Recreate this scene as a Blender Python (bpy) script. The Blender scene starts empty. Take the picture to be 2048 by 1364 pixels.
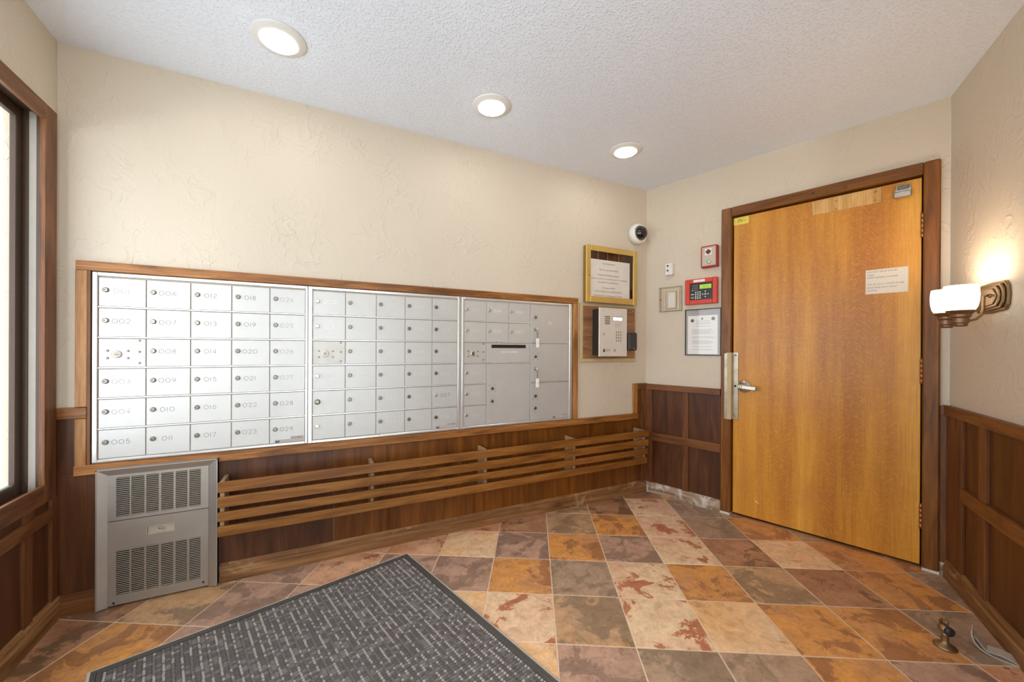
import bpy, bmesh, math, random
from mathutils import Vector, Matrix
random.seed(7)
D = bpy.data
SC = bpy.context.scene
COL = SC.collection
PI = math.pi

# ------------------------------------------------------------------ camera
cam_d = D.cameras.new('camera')
cam_d.sensor_width = 36.0
cam_d.lens = 36.0 * 782.15 / 2048
cam_d.shift_x = (1024 - 1019.69) / 2048
cam_d.shift_y = (697.95 - 682.0) / 2048
cam_d.clip_start = 0.02
cam = D.objects.new('camera', cam_d)
COL.objects.link(cam)
_r = [(0.8932964582, -0.4494418004, 0.0048482778), (0.0038102170, -0.0032141295, -0.9999875757), (0.4494517994, 0.8933038327, -0.0011586997)]
cam.matrix_world = Matrix(((_r[0][0], -_r[1][0], -_r[2][0], -2.42395),
                           (_r[0][1], -_r[1][1], -_r[2][1], -2.34984),
                           (_r[0][2], -_r[1][2], -_r[2][2], 1.14695), (0, 0, 0, 1)))
SC.camera = cam

# ------------------------------------------------------------------ world, daylight, exposure
SC.view_settings.view_transform = 'Standard'
SC.view_settings.look = 'None'
SC.view_settings.gamma = 1.0
SC.view_settings.use_curve_mapping = False
SC.view_settings.exposure = 0.5
world = D.worlds.new('overcast_daylight')
SC.world = world
world.use_nodes = True
world.node_tree.nodes['Background'].inputs[0].default_value = (0.88, 0.95, 1.0, 1)
world.node_tree.nodes['Background'].inputs[1].default_value = 2.7


def area(name, loc, direction, sx, sy, power, color):
    l = D.lights.new(name, 'AREA')
    l.shape = 'RECTANGLE'
    l.size, l.size_y = sx, sy
    l.energy = power
    l.color = color
    o = D.objects.new(name, l)
    COL.objects.link(o)
    o.location = loc
    o.rotation_euler = Vector(direction).to_track_quat('-Z', 'Y').to_euler()
    return o


area('street_glare', (-4.30, -5.0, 1.52), (0.19, 1, 0.1), 0.28, 0.28, 30, (0.97, 0.98, 1.0))

SC.cycles.max_bounces = 10
SC.cycles.diffuse_bounces = 6
SC.cycles.glossy_bounces = 4
SC.cycles.transparent_max_bounces = 8
SC.cycles.caustics_reflective = False
SC.cycles.caustics_refractive = False
SC.cycles.sample_clamp_indirect = 6.0
SC.cycles.blur_glossy = 0.6


# ------------------------------------------------------------------ colour and materials
def lin(c):
    c /= 255.0
    return c / 12.92 if c <= 0.04045 else ((c + 0.055) / 1.055) ** 2.4


def S(r, g, b):
    return (lin(r), lin(g), lin(b), 1.0)


class NT:
    def __init__(self, name):
        self.m = D.materials.new(name)
        self.m.use_nodes = True
        self.t = self.m.node_tree
        self.b = self.t.nodes['Principled BSDF']

    def n(self, typ, **kw):
        o = self.t.nodes.new(typ)
        for k, v in kw.items():
            setattr(o, k, v)
        return o

    def l(self, a, b):
        self.t.links.new(a, b)

    def coords(self, scale=(1, 1, 1), rnd=True, rot=(0, 0, 0)):
        tc = self.n('ShaderNodeTexCoord')
        mp = self.n('ShaderNodeMapping')
        mp.inputs['Scale'].default_value = scale
        mp.inputs['Rotation'].default_value = rot
        if rnd:
            oi = self.n('ShaderNodeObjectInfo')
            ml = self.n('ShaderNodeMath', operation='MULTIPLY')
            self.l(oi.outputs['Random'], ml.inputs[0])
            ml.inputs[1].default_value = 53.0
            ad = self.n('ShaderNodeVectorMath', operation='ADD')
            self.l(tc.outputs['Object'], ad.inputs[0])
            self.l(ml.outputs[0], ad.inputs[1])
            self.l(ad.outputs[0], mp.inputs['Vector'])
        else:
            self.l(tc.outputs['Object'], mp.inputs['Vector'])
        return mp.outputs[0]

    def noise(self, vec, scale, detail=3, rough=0.5, dist=0.0):
        o = self.n('ShaderNodeTexNoise')
        self.l(vec, o.inputs['Vector'])
        o.inputs['Scale'].default_value = scale
        o.inputs['Detail'].default_value = detail
        o.inputs['Roughness'].default_value = rough
        o.inputs['Distortion'].default_value = dist
        return o.outputs[0]

    def ramp(self, fac, stops):
        o = self.n('ShaderNodeValToRGB')
        self.l(fac, o.inputs[0])
        e = o.color_ramp.elements
        while len(e) < len(stops):
            e.new(0.5)
        for el, (p, c) in zip(e, stops):
            el.position = p
            el.color = c if len(c) == 4 else (*c, 1)
        return o.outputs[0]

    def mix(self, fac, a, b, blend='MIX'):
        o = self.n('ShaderNodeMix', data_type='RGBA', blend_type=blend)
        if isinstance(fac, (int, float)):
            o.inputs[0].default_value = fac
        else:
            self.l(fac, o.inputs[0])
        for v, s in ((a, 6), (b, 7)):
            if isinstance(v, tuple):
                o.inputs[s].default_value = v
            else:
                self.l(v, o.inputs[s])
        return o.outputs[2]

    def math(self, op, a, b=None):
        o = self.n('ShaderNodeMath', operation=op)
        for v, s in ((a, 0), (b, 1)):
            if v is None:
                continue
            if isinstance(v, (int, float)):
                o.inputs[s].default_value = v
            else:
                self.l(v, o.inputs[s])
        return o.outputs[0]

    def bump(self, h, strength, dist):
        o = self.n('ShaderNodeBump')
        self.l(h, o.inputs['Height'])
        o.inputs['Strength'].default_value = strength
        o.inputs['Distance'].default_value = dist
        self.l(o.outputs[0], self.b.inputs['Normal'])

    def set(self, **kw):
        for k, v in kw.items():
            s = self.b.inputs[k.replace('_', ' ')]
            if isinstance(v, (int, float, tuple)):
                s.default_value = v
            else:
                self.l(v, s)
        return self.m


W0, W1 = (0, 0, 0, 1), (1, 1, 1, 1)


def plain(name, col, rough=0.5, metal=0.0, var=0.06, scale=14, **kw):
    t = NT(name)
    v = t.coords()
    f = t.noise(v, scale, 4, 0.6)
    lo = tuple(max(0, c * (1 - var)) for c in col[:3]) + (1,)
    hi = tuple(min(1, c * (1 + var)) for c in col[:3]) + (1,)
    return t.set(Base_Color=t.ramp(f, [(0.3, lo), (0.7, hi)]), Roughness=rough, Metallic=metal, **kw)


def wood(name, dark, mid, light, axis='X', rough=0.42, grain=1.0, pores=0.35, wear=None, spec=0.4):
    t = NT(name)
    k = {'X': (1.4, 14, 14), 'Y': (14, 1.4, 14), 'Z': (14, 14, 1.4)}[axis]
    v = t.coords(k)
    f = t.noise(v, 1.6 * grain, 5, 0.62, 0.9)
    base = t.ramp(f, [(0.3, dark), (0.5, mid), (0.72, light)])
    k2 = {'X': (5, 160, 160), 'Y': (160, 5, 160), 'Z': (160, 160, 5)}[axis]
    v2 = t.coords(k2)
    p = t.noise(v2, 1.0, 3, 0.6)
    pm = t.ramp(p, [(0.36, W1), (0.52, W0)])
    col = t.mix(t.math('MULTIPLY', pm, pores), base, dark)
    if wear:
        vw = t.coords((1, 1, 1))
        w = t.noise(vw, 7, 6, 0.7, 0.4)
        col = t.mix(t.ramp(w, [(wear[1], W0), (wear[1] + 0.1, W1)]), col, wear[0])
    t.bump(p, 0.12, 0.001)
    return t.set(Base_Color=col, Roughness=rough, Specular_IOR_Level=spec)


def plaster(name, col):
    t = NT(name)
    v = t.coords((1, 1, 1), rnd=False)
    warp = t.n('ShaderNodeTexNoise')
    t.l(v, warp.inputs['Vector'])
    warp.inputs['Scale'].default_value = 5.0
    warp.inputs['Detail'].default_value = 2
    wm = t.n('ShaderNodeVectorMath', operation='MULTIPLY_ADD')
    t.l(warp.outputs['Color'], wm.inputs[0])
    wm.inputs[1].default_value = (0.35, 0.35, 0.35)
    t.l(v, wm.inputs[2])
    def soft(fac, w):
        o = t.n('ShaderNodeMapRange', interpolation_type='SMOOTHSTEP')
        t.l(t.math('ABSOLUTE', t.math('SUBTRACT', fac, 0.5)), o.inputs[0])
        o.inputs[1].default_value = 0.0
        o.inputs[2].default_value = w
        o.inputs[3].default_value = 1.0
        o.inputs[4].default_value = 0.0
        return o.outputs[0]
    sc_ = t.n('ShaderNodeMapping')
    sc_.inputs['Scale'].default_value = (1.0, 1.0, 0.62)
    t.l(wm.outputs[0], sc_.inputs['Vector'])
    ridge = soft(t.noise(sc_.outputs[0], 16, 1, 0.4, 0.5), 0.075)
    ridge2 = soft(t.noise(sc_.outputs[0], 34, 1, 0.4, 0.4), 0.10)
    mask = t.ramp(t.noise(v, 4.2, 4, 0.7), [(0.44, W0), (0.70, W1)])
    mask2 = t.ramp(t.noise(v, 7.5, 3, 0.6), [(0.46, W0), (0.64, W1)])
    fine = t.noise(v, 55, 3, 0.6)
    h = t.math('MULTIPLY', ridge, mask)
    h = t.math('ADD', h, t.math('MULTIPLY', t.math('MULTIPLY', ridge2, mask2), t.math('ADD', t.math('MULTIPLY', mask, 0.5), 0.08)))
    h = t.math('ADD', h, t.math('MULTIPLY', fine, 0.14))
    t.bump(h, 0.62, 0.0042)
    c = t.ramp(t.noise(v, 1.3, 4, 0.6), [(0.3, tuple(x * 0.97 for x in col[:3]) + (1,)), (0.7, col)])
    return t.set(Base_Color=c, Roughness=0.5, Specular_IOR_Level=0.35)


M = {}
M['plaster'] = plaster('wall_plaster', S(213, 200, 180))
t = NT('ceiling_stipple')
v = t.coords((1, 1, 1), rnd=False)
h = t.ramp(t.noise(v, 95, 2, 0.5), [(0.52, W0), (0.66, W1)])
t.bump(t.math('ADD', h, t.math('MULTIPLY', t.noise(v, 30, 3), 0.4)), 0.5, 0.004)
M['ceiling'] = t.set(Base_Color=S(232, 238, 246), Roughness=0.85, Specular_IOR_Level=0.1)

M['oak_x'] = wood('oak_trim_level', S(92, 54, 22), S(156, 100, 48), S(186, 130, 72), 'X', pores=0.55)
M['oak_z'] = wood('oak_trim_upright', S(112, 72, 34), S(168, 116, 64), S(198, 148, 92), 'Z')
M['rack_x'] = wood('rack_slat_oak', S(94, 55, 18), S(136, 86, 34), S(162, 108, 48), 'X')
M['rack_z'] = wood('rack_bracket_oak', S(112, 84, 58), S(162, 130, 98), S(186, 156, 124), 'Z')
M['ply'] = wood('stained_plywood', S(84, 44, 10), S(114, 66, 20), S(142, 86, 30), 'Z', rough=0.36, grain=0.7)
M['dark_z'] = wood('dark_panel', S(62, 32, 14), S(84, 47, 22), S(104, 62, 32), 'Z', rough=0.4, grain=0.8)
M['brown_x'] = wood('brown_rail_level', S(84, 46, 20), S(118, 72, 36), S(142, 92, 52), 'X')
M['brown_z'] = wood('brown_stile_upright', S(80, 44, 20), S(110, 66, 34), S(132, 86, 50), 'Z')
M['base_x'] = wood('worn_baseboard', S(92, 56, 26), S(136, 94, 54), S(168, 126, 82), 'X', rough=0.6, wear=(S(178, 144, 102), 0.58))
M['base_worn'] = wood('scuffed_baseboard', S(112, 82, 56), S(164, 138, 112), S(200, 180, 160), 'X', rough=0.65, wear=(S(218, 208, 196), 0.5))
M['case_z'] = wood('door_casing_upright', S(90, 50, 12), S(126, 76, 24), S(152, 98, 42), 'Z', rough=0.35)
M['case_x'] = wood('door_casing_head', S(86, 48, 12), S(120, 73, 24), S(146, 94, 40), 'X', rough=0.35)
M['wcase_z'] = wood('window_casing_upright', S(80, 46, 24), S(116, 72, 40), S(142, 94, 58), 'Z')
M['wcase_y'] = wood('window_casing_level', S(80, 46, 24), S(112, 70, 40), S(136, 90, 56), 'X')
M['sash_brown'] = plain('brown_sash_paint', S(74, 54, 38), 0.45)
M['walnut_ply'] = wood('walnut_backing', S(112, 74, 48), S(150, 106, 72), S(172, 130, 94), 'X', grain=1.4)
M['moulding'] = plain('cream_moulding', S(196, 172, 128), 0.5)

# flaked oak veneer of the door
t = NT('flaked_oak_veneer')
v = t.coords((1, 1, 1), rnd=False)
band = t.noise(t.coords((5.5, 1, 0.35), rnd=False), 1.0, 3, 0.55)
base = t.ramp(band, [(0.36, S(182, 114, 36)), (0.5, S(211, 145, 48)), (0.64, S(229, 166, 64))])
sep = t.n('ShaderNodeSeparateXYZ')
t.l(v, sep.inputs[0])
drift = t.noise(t.coords((4, 1, 1.2), rnd=False), 1.0, 2, 0.5)
xw = t.math('ADD', sep.outputs[0], t.math('MULTIPLY', drift, 0.30))
pp = t.math('PINGPONG', xw, 0.075)
zz = t.math('ADD', sep.outputs[2], t.math('MULTIPLY', pp, -0.95))
cmb = t.n('ShaderNodeCombineXYZ')
t.l(t.math('MULTIPLY', sep.outputs[0], 46.0), cmb.inputs[0])
t.l(t.math('MULTIPLY', zz, 140.0), cmb.inputs[2])
fl = t.noise(cmb.outputs[0], 1.0, 2, 0.5, 0.9)
flm = t.ramp(fl, [(0.48, W0), (0.66, W1)])
col = t.mix(t.math('MULTIPLY', flm, 0.34), base, S(236, 176, 86))
fib = t.noise(t.coords((260, 1, 4), rnd=False), 1.0, 2, 0.5)
col = t.mix(t.math('MULTIPLY', t.ramp(fib, [(0.35, W1), (0.5, W0)]), 0.28), col, S(140, 84, 34))
scuff = t.ramp(t.noise(t.coords((3, 1, 2.2), rnd=False), 1.0, 4, 0.6), [(0.5, W0), (0.75, W1)])
col = t.mix(t.math('MULTIPLY', scuff, 0.35), col, S(168, 102, 58))
t.bump(fl, 0.05, 0.001)
M['veneer'] = t.set(Base_Color=col, Roughness=0.33, Specular_IOR_Level=0.45)


def metal(name, col, rough=0.35, met=0.85, dirt=0.05, scale=9):
    t = NT(name)
    v = t.coords((1, 1, 1))
    f = t.noise(v, scale, 5, 0.65, 0.3)
    lo = tuple(c * (1 - dirt) for c in col[:3]) + (1,)
    r = t.math('ADD', t.math('MULTIPLY', t.noise(v, 40, 2), 0.12), rough - 0.06)
    return t.set(Base_Color=t.ramp(f, [(0.35, lo), (0.6, col)]), Roughness=r, Metallic=met)


M['alum'] = metal('anodised_aluminium', S(204, 203, 199), 0.44, 0.4, 0.045, 6)
M['alum_rail'] = metal('aluminium_rail', S(232, 231, 228), 0.3, 0.7)
M['alum_worn'] = metal('aluminium_with_finger_marks', S(202, 199, 192), 0.46, 0.38, 0.12, 5)
M['lock'] = metal('lock_zinc', S(138, 131, 120), 0.3, 0.9)
M['lock_bright'] = metal('lock_bright_nickel', S(226, 218, 200), 0.28, 0.9)
M['black'] = plain('black_gap', S(22, 20, 18), 0.7)
M['ink'] = plain('engraved_grey', S(104, 102, 100), 0.6)
M['ink_faint'] = plain('engraved_faint', S(158, 156, 152), 0.6)
M['ink_white'] = plain('engraved_white', S(246, 242, 232), 0.6)
M['ink_dark'] = plain('engraved_dark', S(52, 48, 42), 0.6)
M['decal'] = plain('grey_decal', S(186, 174, 168), 0.6)
M['decal_dark'] = plain('dark_decal', S(92, 88, 96), 0.6)
M['heater'] = metal('heater_enamel', S(158, 147, 135), 0.42, 0.3, 0.1, 4)
M['heater_frame'] = metal('heater_frame_aluminium', S(176, 168, 158), 0.36, 0.6, 0.08, 5)
M['louvre'] = metal('louvre_metal', S(168, 158, 144), 0.38, 0.6)
M['louvre_light'] = metal('louvre_metal_light', S(206, 196, 180), 0.36, 0.5)
M['gold'] = metal('gold_anodised', S(220, 188, 108), 0.36, 0.5, 0.06)
M['gold_side'] = metal('gold_anodised_side', S(170, 132, 66), 0.4, 0.7)
M['stainless'] = metal('brushed_stainless', S(228, 225, 216), 0.38, 0.25)
M['charcoal'] = plain('charcoal_plastic', S(44, 40, 36), 0.4)
M['charcoal_hi'] = plain('charcoal_plastic_face', S(62, 57, 52), 0.35)
M['white_plastic'] = plain('white_plastic', S(228, 226, 220), 0.4, var=0.02)
M['cream_plastic'] = plain('cream_plastic', S(226, 214, 192), 0.4)
M['red'] = plain('red_plastic', S(206, 62, 40), 0.35, var=0.04)
M['red_dark'] = plain('red_steel', S(176, 38, 22), 0.35, var=0.04)
M['grey_plate'] = metal('grey_key_plate', S(188, 178, 160), 0.4, 0.4)
M['white_print'] = plain('white_print', S(238, 236, 230), 0.6, var=0.01)
M['maroon'] = plain('maroon_print', S(110, 26, 30), 0.6)
M['black_gloss'] = plain('black_gloss', S(30, 26, 24), 0.25)
M['paper'] = plain('white_paper', S(250, 247, 242), 0.8, var=0.012)
M['note_paper'] = plain('note_paper', S(230, 222, 208), 0.8, var=0.012)
M['paper_cream'] = plain('cream_paper', S(250, 243, 232), 0.8, var=0.012)
M['print_grey'] = plain('grey_print', S(120, 114, 110), 0.8)
M['print_light'] = plain('light_grey_print', S(178, 174, 170), 0.8)
M['print_dark'] = plain('dark_print', S(84, 78, 74), 0.8)
M['yellow'] = plain('yellow_sticker', S(232, 214, 84), 0.5)
M['brass'] = metal('worn_brass', S(206, 158, 82), 0.4, 0.6, 0.25, 12)
M['raw_wood'] = wood('pale_patch_plate', S(176, 128, 66), S(214, 168, 100), S(232, 192, 128), 'Z', grain=0.8)
M['bronze'] = metal('aged_bronze', S(150, 122, 88), 0.38, 0.8, 0.15)
M['bronze_dark'] = metal('dark_bronze', S(138, 106, 80), 0.4, 0.8, 0.15)
M['nickel'] = metal('satin_nickel', S(206, 200, 190), 0.28, 0.9)
M['steel_worn'] = metal('worn_steel_guard', S(188, 176, 154), 0.34, 0.75, 0.3, 18)
M['holder_plate'] = metal('scratched_grey_plate', S(216, 208, 194), 0.4, 0.3, 0.1)
M['copper'] = metal('copper_hinge', S(176, 124, 82), 0.36, 0.75, 0.12)
M['rubber'] = plain('black_rubber', S(40, 44, 46), 0.5)
M['mat_a'] = plain('mat_charcoal', S(98, 91, 87), 0.75, var=0.15, scale=60)
M['mat_b'] = plain('mat_slate_grey', S(122, 116, 113), 0.7, var=0.15, scale=60)
M['mat_c'] = plain('mat_pink_grey', S(184, 172, 164), 0.7, var=0.12, scale=60)
M['mat_edge'] = plain('mat_rubber_edge', S(84, 80, 74), 0.55, var=0.1)
M['mat_lip'] = plain('mat_pale_lip', S(222, 216, 206), 0.4, var=0.06)
M['grout'] = plain('sand_grout', S(228, 202, 174), 0.8, var=0.08, scale=30)
M['sill_alum'] = metal('white_aluminium_frame', S(122, 128, 122), 0.45, 0.2)
M['jamb_pale'] = plain('pale_jamb_liner', S(186, 178, 166), 0.5)


def glassy(name, tint=(1, 1, 1, 1), refl=0.02, rough=0.02):
    t = NT(name)
    tr = t.n('ShaderNodeBsdfTransparent')
    tr.inputs[0].default_value = tint
    gl = t.n('ShaderNodeBsdfGlossy')
    gl.inputs['Roughness'].default_value = rough
    lw = t.n('ShaderNodeLayerWeight')
    lw.inputs['Blend'].default_value = 0.25
    f = t.math('ADD', t.math('MULTIPLY', lw.outputs['Fresnel'], 0.25), refl)
    mx = t.n('ShaderNodeMixShader')
    t.l(f, mx.inputs[0])
    t.l(tr.outputs[0], mx.inputs[1])
    t.l(gl.outputs[0], mx.inputs[2])
    t.l(mx.outputs[0], t.t.nodes['Material Output'].inputs[0])
    return t.m


M['glass'] = glassy('clear_glass')
M['clear_plastic'] = glassy('clear_acrylic', (0.985, 0.975, 0.955, 1), 0.03, 0.08)
M['smoked'] = glassy('smoked_dome', (0.42, 0.4, 0.38, 1), 0.08, 0.03)


def glow(name, col, strength):
    t = NT(name)
    return t.set(Base_Color=col, Emission_Color=col, Emission_Strength=strength, Roughness=0.4)


M['lens'] = glow('lit_lens', (1.0, 0.965, 0.92, 1), 24)
M['shade'] = glow('lit_opal_glass', (1.0, 0.90, 0.78, 1), 1.3)
M['lcd_green'] = glow('lit_green_display', S(150, 190, 60), 0.35)
M['lcd_white'] = glow('lit_white_display', S(230, 238, 255), 0.9)


def slate(name, c1, c2, c3, thr, veins=0.35):
    t = NT(name)
    v = t.coords((1, 1, 1))
    n1 = t.noise(v, 5.5, 10, 0.68, 0.5)
    patch = t.ramp(n1, [(thr, W0), (thr + 0.03, W1)])
    n2 = t.noise(v, 3.0, 4, 0.6, 0.3)
    a = t.mix(t.ramp(n2, [(0.4, W0), (0.62, W1)]), c1, c3)
    col = t.mix(patch, a, c2)
    n3 = t.noise(v, 20, 9, 0.74, 0.6)
    col = t.mix(0.8, col, t.mix(1.0, col, t.ramp(n3, [(0.32, (0.66, 0.56, 0.47, 1)), (0.5, (0.98, 0.96, 0.94, 1)), (0.66, (1.22, 1.2, 1.18, 1))]), 'MULTIPLY'))
    r = t.math('ABSOLUTE', t.math('SUBTRACT', t.noise(v, 8, 4, 0.6, 1.6), 0.5))
    vein = t.ramp(r, [(0.0, W1), (0.012, W0)])
    col = t.mix(t.math('MULTIPLY', vein, veins), col, tuple(x * 0.55 for x in c2[:3]) + (1,))
    t.bump(t.math('ADD', n1, t.math('MULTIPLY', n3, 0.25)), 0.16, 0.004)
    rough = t.math('ADD', t.math('MULTIPLY', n3, 0.16), 0.3)
    return t.set(Base_Color=col, Roughness=rough, Specular_IOR_Level=0.42)


TILE = {
    'G': slate('slate_grey', S(184, 152, 126), S(156, 131, 108), S(180, 152, 128), 0.50),
    'T': slate('slate_tan', S(210, 166, 122), S(158, 130, 102), S(188, 152, 118), 0.50),
    'O': slate('slate_orange', S(228, 160, 86), S(176, 122, 80), S(206, 150, 104), 0.53),
    'B': slate('slate_brown', S(170, 122, 92), S(132, 100, 74), S(190, 142, 108), 0.52),
    'P': slate('slate_peach', S(238, 188, 134), S(214, 160, 114), S(238, 202, 162), 0.58, 0.12),
    'C': slate('slate_cream_red', S(242, 210, 170), S(192, 122, 88), S(230, 186, 152), 0.56, 0.2),
    'R': slate('slate_rust', S(206, 146, 108), S(164, 104, 74), S(222, 174, 138), 0.53),
    'M': slate('slate_mauve', S(184, 148, 128), S(156, 126, 108), S(200, 160, 136), 0.50),
}


# ------------------------------------------------------------------ mesh helpers
class MB:
    def __init__(self):
        self.v, self.f, self.mi, self.sm = [], [], [], []
        self.cur = 0

    def add(self, vs, fs, smooth=False):
        o = len(self.v)
        self.v += [tuple(p) for p in vs]
        for f in fs:
            self.f.append(tuple(i + o for i in f))
            self.mi.append(self.cur)
            self.sm.append(smooth)
        return self

    def box(self, x0, x1, y0, y1, z0, z1):
        x0, x1 = min(x0, x1), max(x0, x1)
        y0, y1 = min(y0, y1), max(y0, y1)
        z0, z1 = min(z0, z1), max(z0, z1)
        vs = [(x0, y0, z0), (x1, y0, z0), (x1, y1, z0), (x0, y1, z0), (x0, y0, z1), (x1, y0, z1), (x1, y1, z1), (x0, y1, z1)]
        return self.add(vs, [(3, 2, 1, 0), (4, 5, 6, 7), (0, 1, 5, 4), (1, 2, 6, 5), (2, 3, 7, 6), (3, 0, 4, 7)])

    def hexa(self, b, t):
        """b, t: four corners each, counter-clockwise seen from above the t side"""
        return self.add(list(b) + list(t), [(3, 2, 1, 0), (4, 5, 6, 7), (0, 1, 5, 4), (1, 2, 6, 5), (2, 3, 7, 6), (3, 0, 4, 7)])

    def prism(self, poly, a, b, plane='XZ', smooth=False):
        """extrude a 2-D polygon between coordinate a and b on the axis missing from PLANE"""
        def p3(p, c):
            return {'XZ': (p[0], c, p[1]), 'XY': (p[0], p[1], c), 'YZ': (c, p[0], p[1])}[plane]
        n = len(poly)
        vs = [p3(p, a) for p in poly] + [p3(p, b) for p in poly]
        fs = [tuple(range(n - 1, -1, -1)), tuple(range(n, 2 * n))]
        o = len(self.f)
        self.add(vs, fs)
        self.add([], [])
        base = len(self.v) - 2 * n
        for i in range(n):
            j = (i + 1) % n
            self.f.append((base + i, base + j, base + n + j, base + n + i))
            self.mi.append(self.cur)
            self.sm.append(smooth)
        return self

    def lathe(self, prof, c=(0, 0, 0), axis='Z', n=24, smooth=True, cap=True):
        """prof: (radius, height) pairs; height runs along AXIS ('-Y' out of a wall)"""
        def p3(r, h, a):
            x, y = r * math.cos(a), r * math.sin(a)
            if axis == 'Z':
                q = (x, y, h)
            elif axis == '-Y':
                q = (x, -h, y)
            else:
                q = (h, x, y)
            return tuple(q[i] + c[i] for i in range(3))
        o = len(self.v)
        for r, h in prof:
            self.v += [p3(r, h, 2 * PI * k / n) for k in range(n)]
        for i in range(len(prof) - 1):
            for k in range(n):
                k2 = (k + 1) % n
                self.f.append((o + i * n + k, o + i * n + k2, o + (i + 1) * n + k2, o + (i + 1) * n + k))
                self.mi.append(self.cur)
                self.sm.append(smooth)
        if cap:
            for i, rev in ((0, True), (len(prof) - 1, False)):
                ring = [o + i * n + k for k in range(n)]
                self.f.append(tuple(reversed(ring)) if rev else tuple(ring))
                self.mi.append(self.cur)
                self.sm.append(False)
        return self

    def tube(self, pts, r, n=10, smooth=True):
        pts = [Vector(p) for p in pts]
        rs = r if isinstance(r, (list, tuple)) else [r] * len(pts)
        o = len(self.v)
        up = None
        for i, p in enumerate(pts):
            d = (pts[min(i + 1, len(pts) - 1)] - pts[max(i - 1, 0)]).normalized()
            if up is None:
                up = Vector((0, 0, 1)) if abs(d.z) < 0.9 else Vector((1, 0, 0))
            a = d.cross(up).normalized()
            up = a.cross(d).normalized()
            for k in range(n):
                th = 2 * PI * k / n
                self.v.append(tuple(p + rs[i] * (math.cos(th) * a + math.sin(th) * up)))
        for i in range(len(pts) - 1):
            for k in range(n):
                k2 = (k + 1) % n
                self.f.append((o + i * n + k, o + (i + 1) * n + k, o + (i + 1) * n + k2, o + i * n + k2))
                self.mi.append(self.cur)
                self.sm.append(smooth)
        self.f.append(tuple(o + k for k in range(n)))
        self.f.append(tuple(o + (len(pts) - 1) * n + k for k in reversed(range(n))))
        self.mi += [self.cur] * 2
        self.sm += [False] * 2
        return self

    def build(self, name, mats, parent=None, bevel=0.0, loc=(0, 0, 0), fix=True, rot=None):
        me = D.meshes.new(name)
        me.from_pydata(self.v, [], self.f)
        for m in (mats if isinstance(mats, (list, tuple)) else [mats]):
            me.materials.append(m)
        me.polygons.foreach_set('material_index', self.mi)
        me.polygons.foreach_set('use_smooth', self.sm)
        if fix or bevel:
            bm = bmesh.new()
            bm.from_mesh(me)
            if fix:
                bmesh.ops.recalc_face_normals(bm, faces=bm.faces)
            if bevel:
                es = [e for e in bm.edges if len(e.link_faces) == 2 and e.calc_face_angle(0) > 0.7]
                bmesh.ops.bevel(bm, geom=es, offset=bevel, segments=1, affect='EDGES', clamp_overlap=True)
            bm.to_mesh(me)
            bm.free()
        return link(me, name, parent, loc, rot)


def link(me, name, parent=None, loc=(0, 0, 0), rot=None):
    o = D.objects.new(name, me)
    COL.objects.link(o)
    o.location = loc
    if rot:
        o.rotation_euler = rot
    if parent:
        o.parent = parent
    return o


# wall frames: local X runs along the wall, local -Y points into the room, Z up
RC = (0.47025, -1.57757)
WALL = {'mail': ((0, 0), 0.0), 'door': ((0, 0), math.radians(-73.5)), 'right': (RC, math.radians(-148.5)), 'left': ((-3.398, 0.0), math.radians(91.3))}


def wpt(wall, u, y=0.0):
    (ox, oy), a = WALL[wall]
    return (ox + u * math.cos(a) - y * math.sin(a), oy + u * math.sin(a) + y * math.cos(a))


def tag(o, label, cat, group=None):
    o['label'] = label
    o['category'] = cat
    if group:
        o['group'] = group
    return o


def thing(name, label, cat, wall=None, u=0.0, y=0.0, z=0.0, rz=0.0, loc=None, group=None):
    o = D.objects.new(name, None)
    COL.objects.link(o)
    o.empty_display_size = 0.05
    if wall:
        p = wpt(wall, u, y)
        o.location = (p[0], p[1], z)
        o.rotation_euler = (0, 0, WALL[wall][1] + rz)
    else:
        o.location = loc
        o.rotation_euler = (0, 0, rz)
    return tag(o, label, cat, group)


def struct(name, wall=None, loc=(0, 0, 0), rz=0.0):
    o = D.objects.new(name, None)
    COL.objects.link(o)
    o.empty_display_size = 0.05
    if wall:
        (ox, oy), a = WALL[wall]
        o.location = (ox, oy, 0)
        o.rotation_euler = (0, 0, a)
    else:
        o.location = loc
        o.rotation_euler = (0, 0, rz)
    o['kind'] = 'structure'
    return o


def sbox(name, mat, parent, x0, x1, y0, y1, z0, z1, bevel=0.0015):
    """a board as an object of its own, origin at its centre"""
    c = ((x0 + x1) / 2, (y0 + y1) / 2, (z0 + z1) / 2)
    return MB().box(x0 - c[0], x1 - c[0], y0 - c[1], y1 - c[1], z0 - c[2], z1 - c[2]).build(name, mat, parent, bevel, c)


def copy_tree(o, parent=None):
    c = o.copy()
    COL.objects.link(c)
    if parent is not None:
        c.parent = parent
    for ch in [x for x in D.objects if x.parent == o]:
        copy_tree(ch, c)
    return c


def text_mesh(body, size, align='CENTER', shear=0.0):
    cu = D.curves.new('lettering', 'FONT')
    cu.body = body
    cu.size = size
    cu.align_x = align
    cu.shear = shear
    cu.align_y = 'CENTER'
    cu.resolution_u = 2
    tmp = D.objects.new('lettering', cu)
    COL.objects.link(tmp)
    me = D.meshes.new_from_object(tmp)
    D.objects.remove(tmp)
    D.curves.remove(cu)
    return me


def text(name, body, size, mat, parent, loc, align='CENTER', width=None, shear=0.0):
    me = text_mesh(body, size, align, shear)
    xs = [v.co.x for v in me.vertices] or [0, 1]
    sx = 1.0
    if width:
        sx = width / max(1e-6, max(xs) - min(xs))
    for v_ in me.vertices:
        v_.co = (v_.co.x * sx, 0.0, v_.co.y)
    me.materials.clear()
    me.materials.append(mat)
    return link(me, name, parent, loc)


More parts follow.
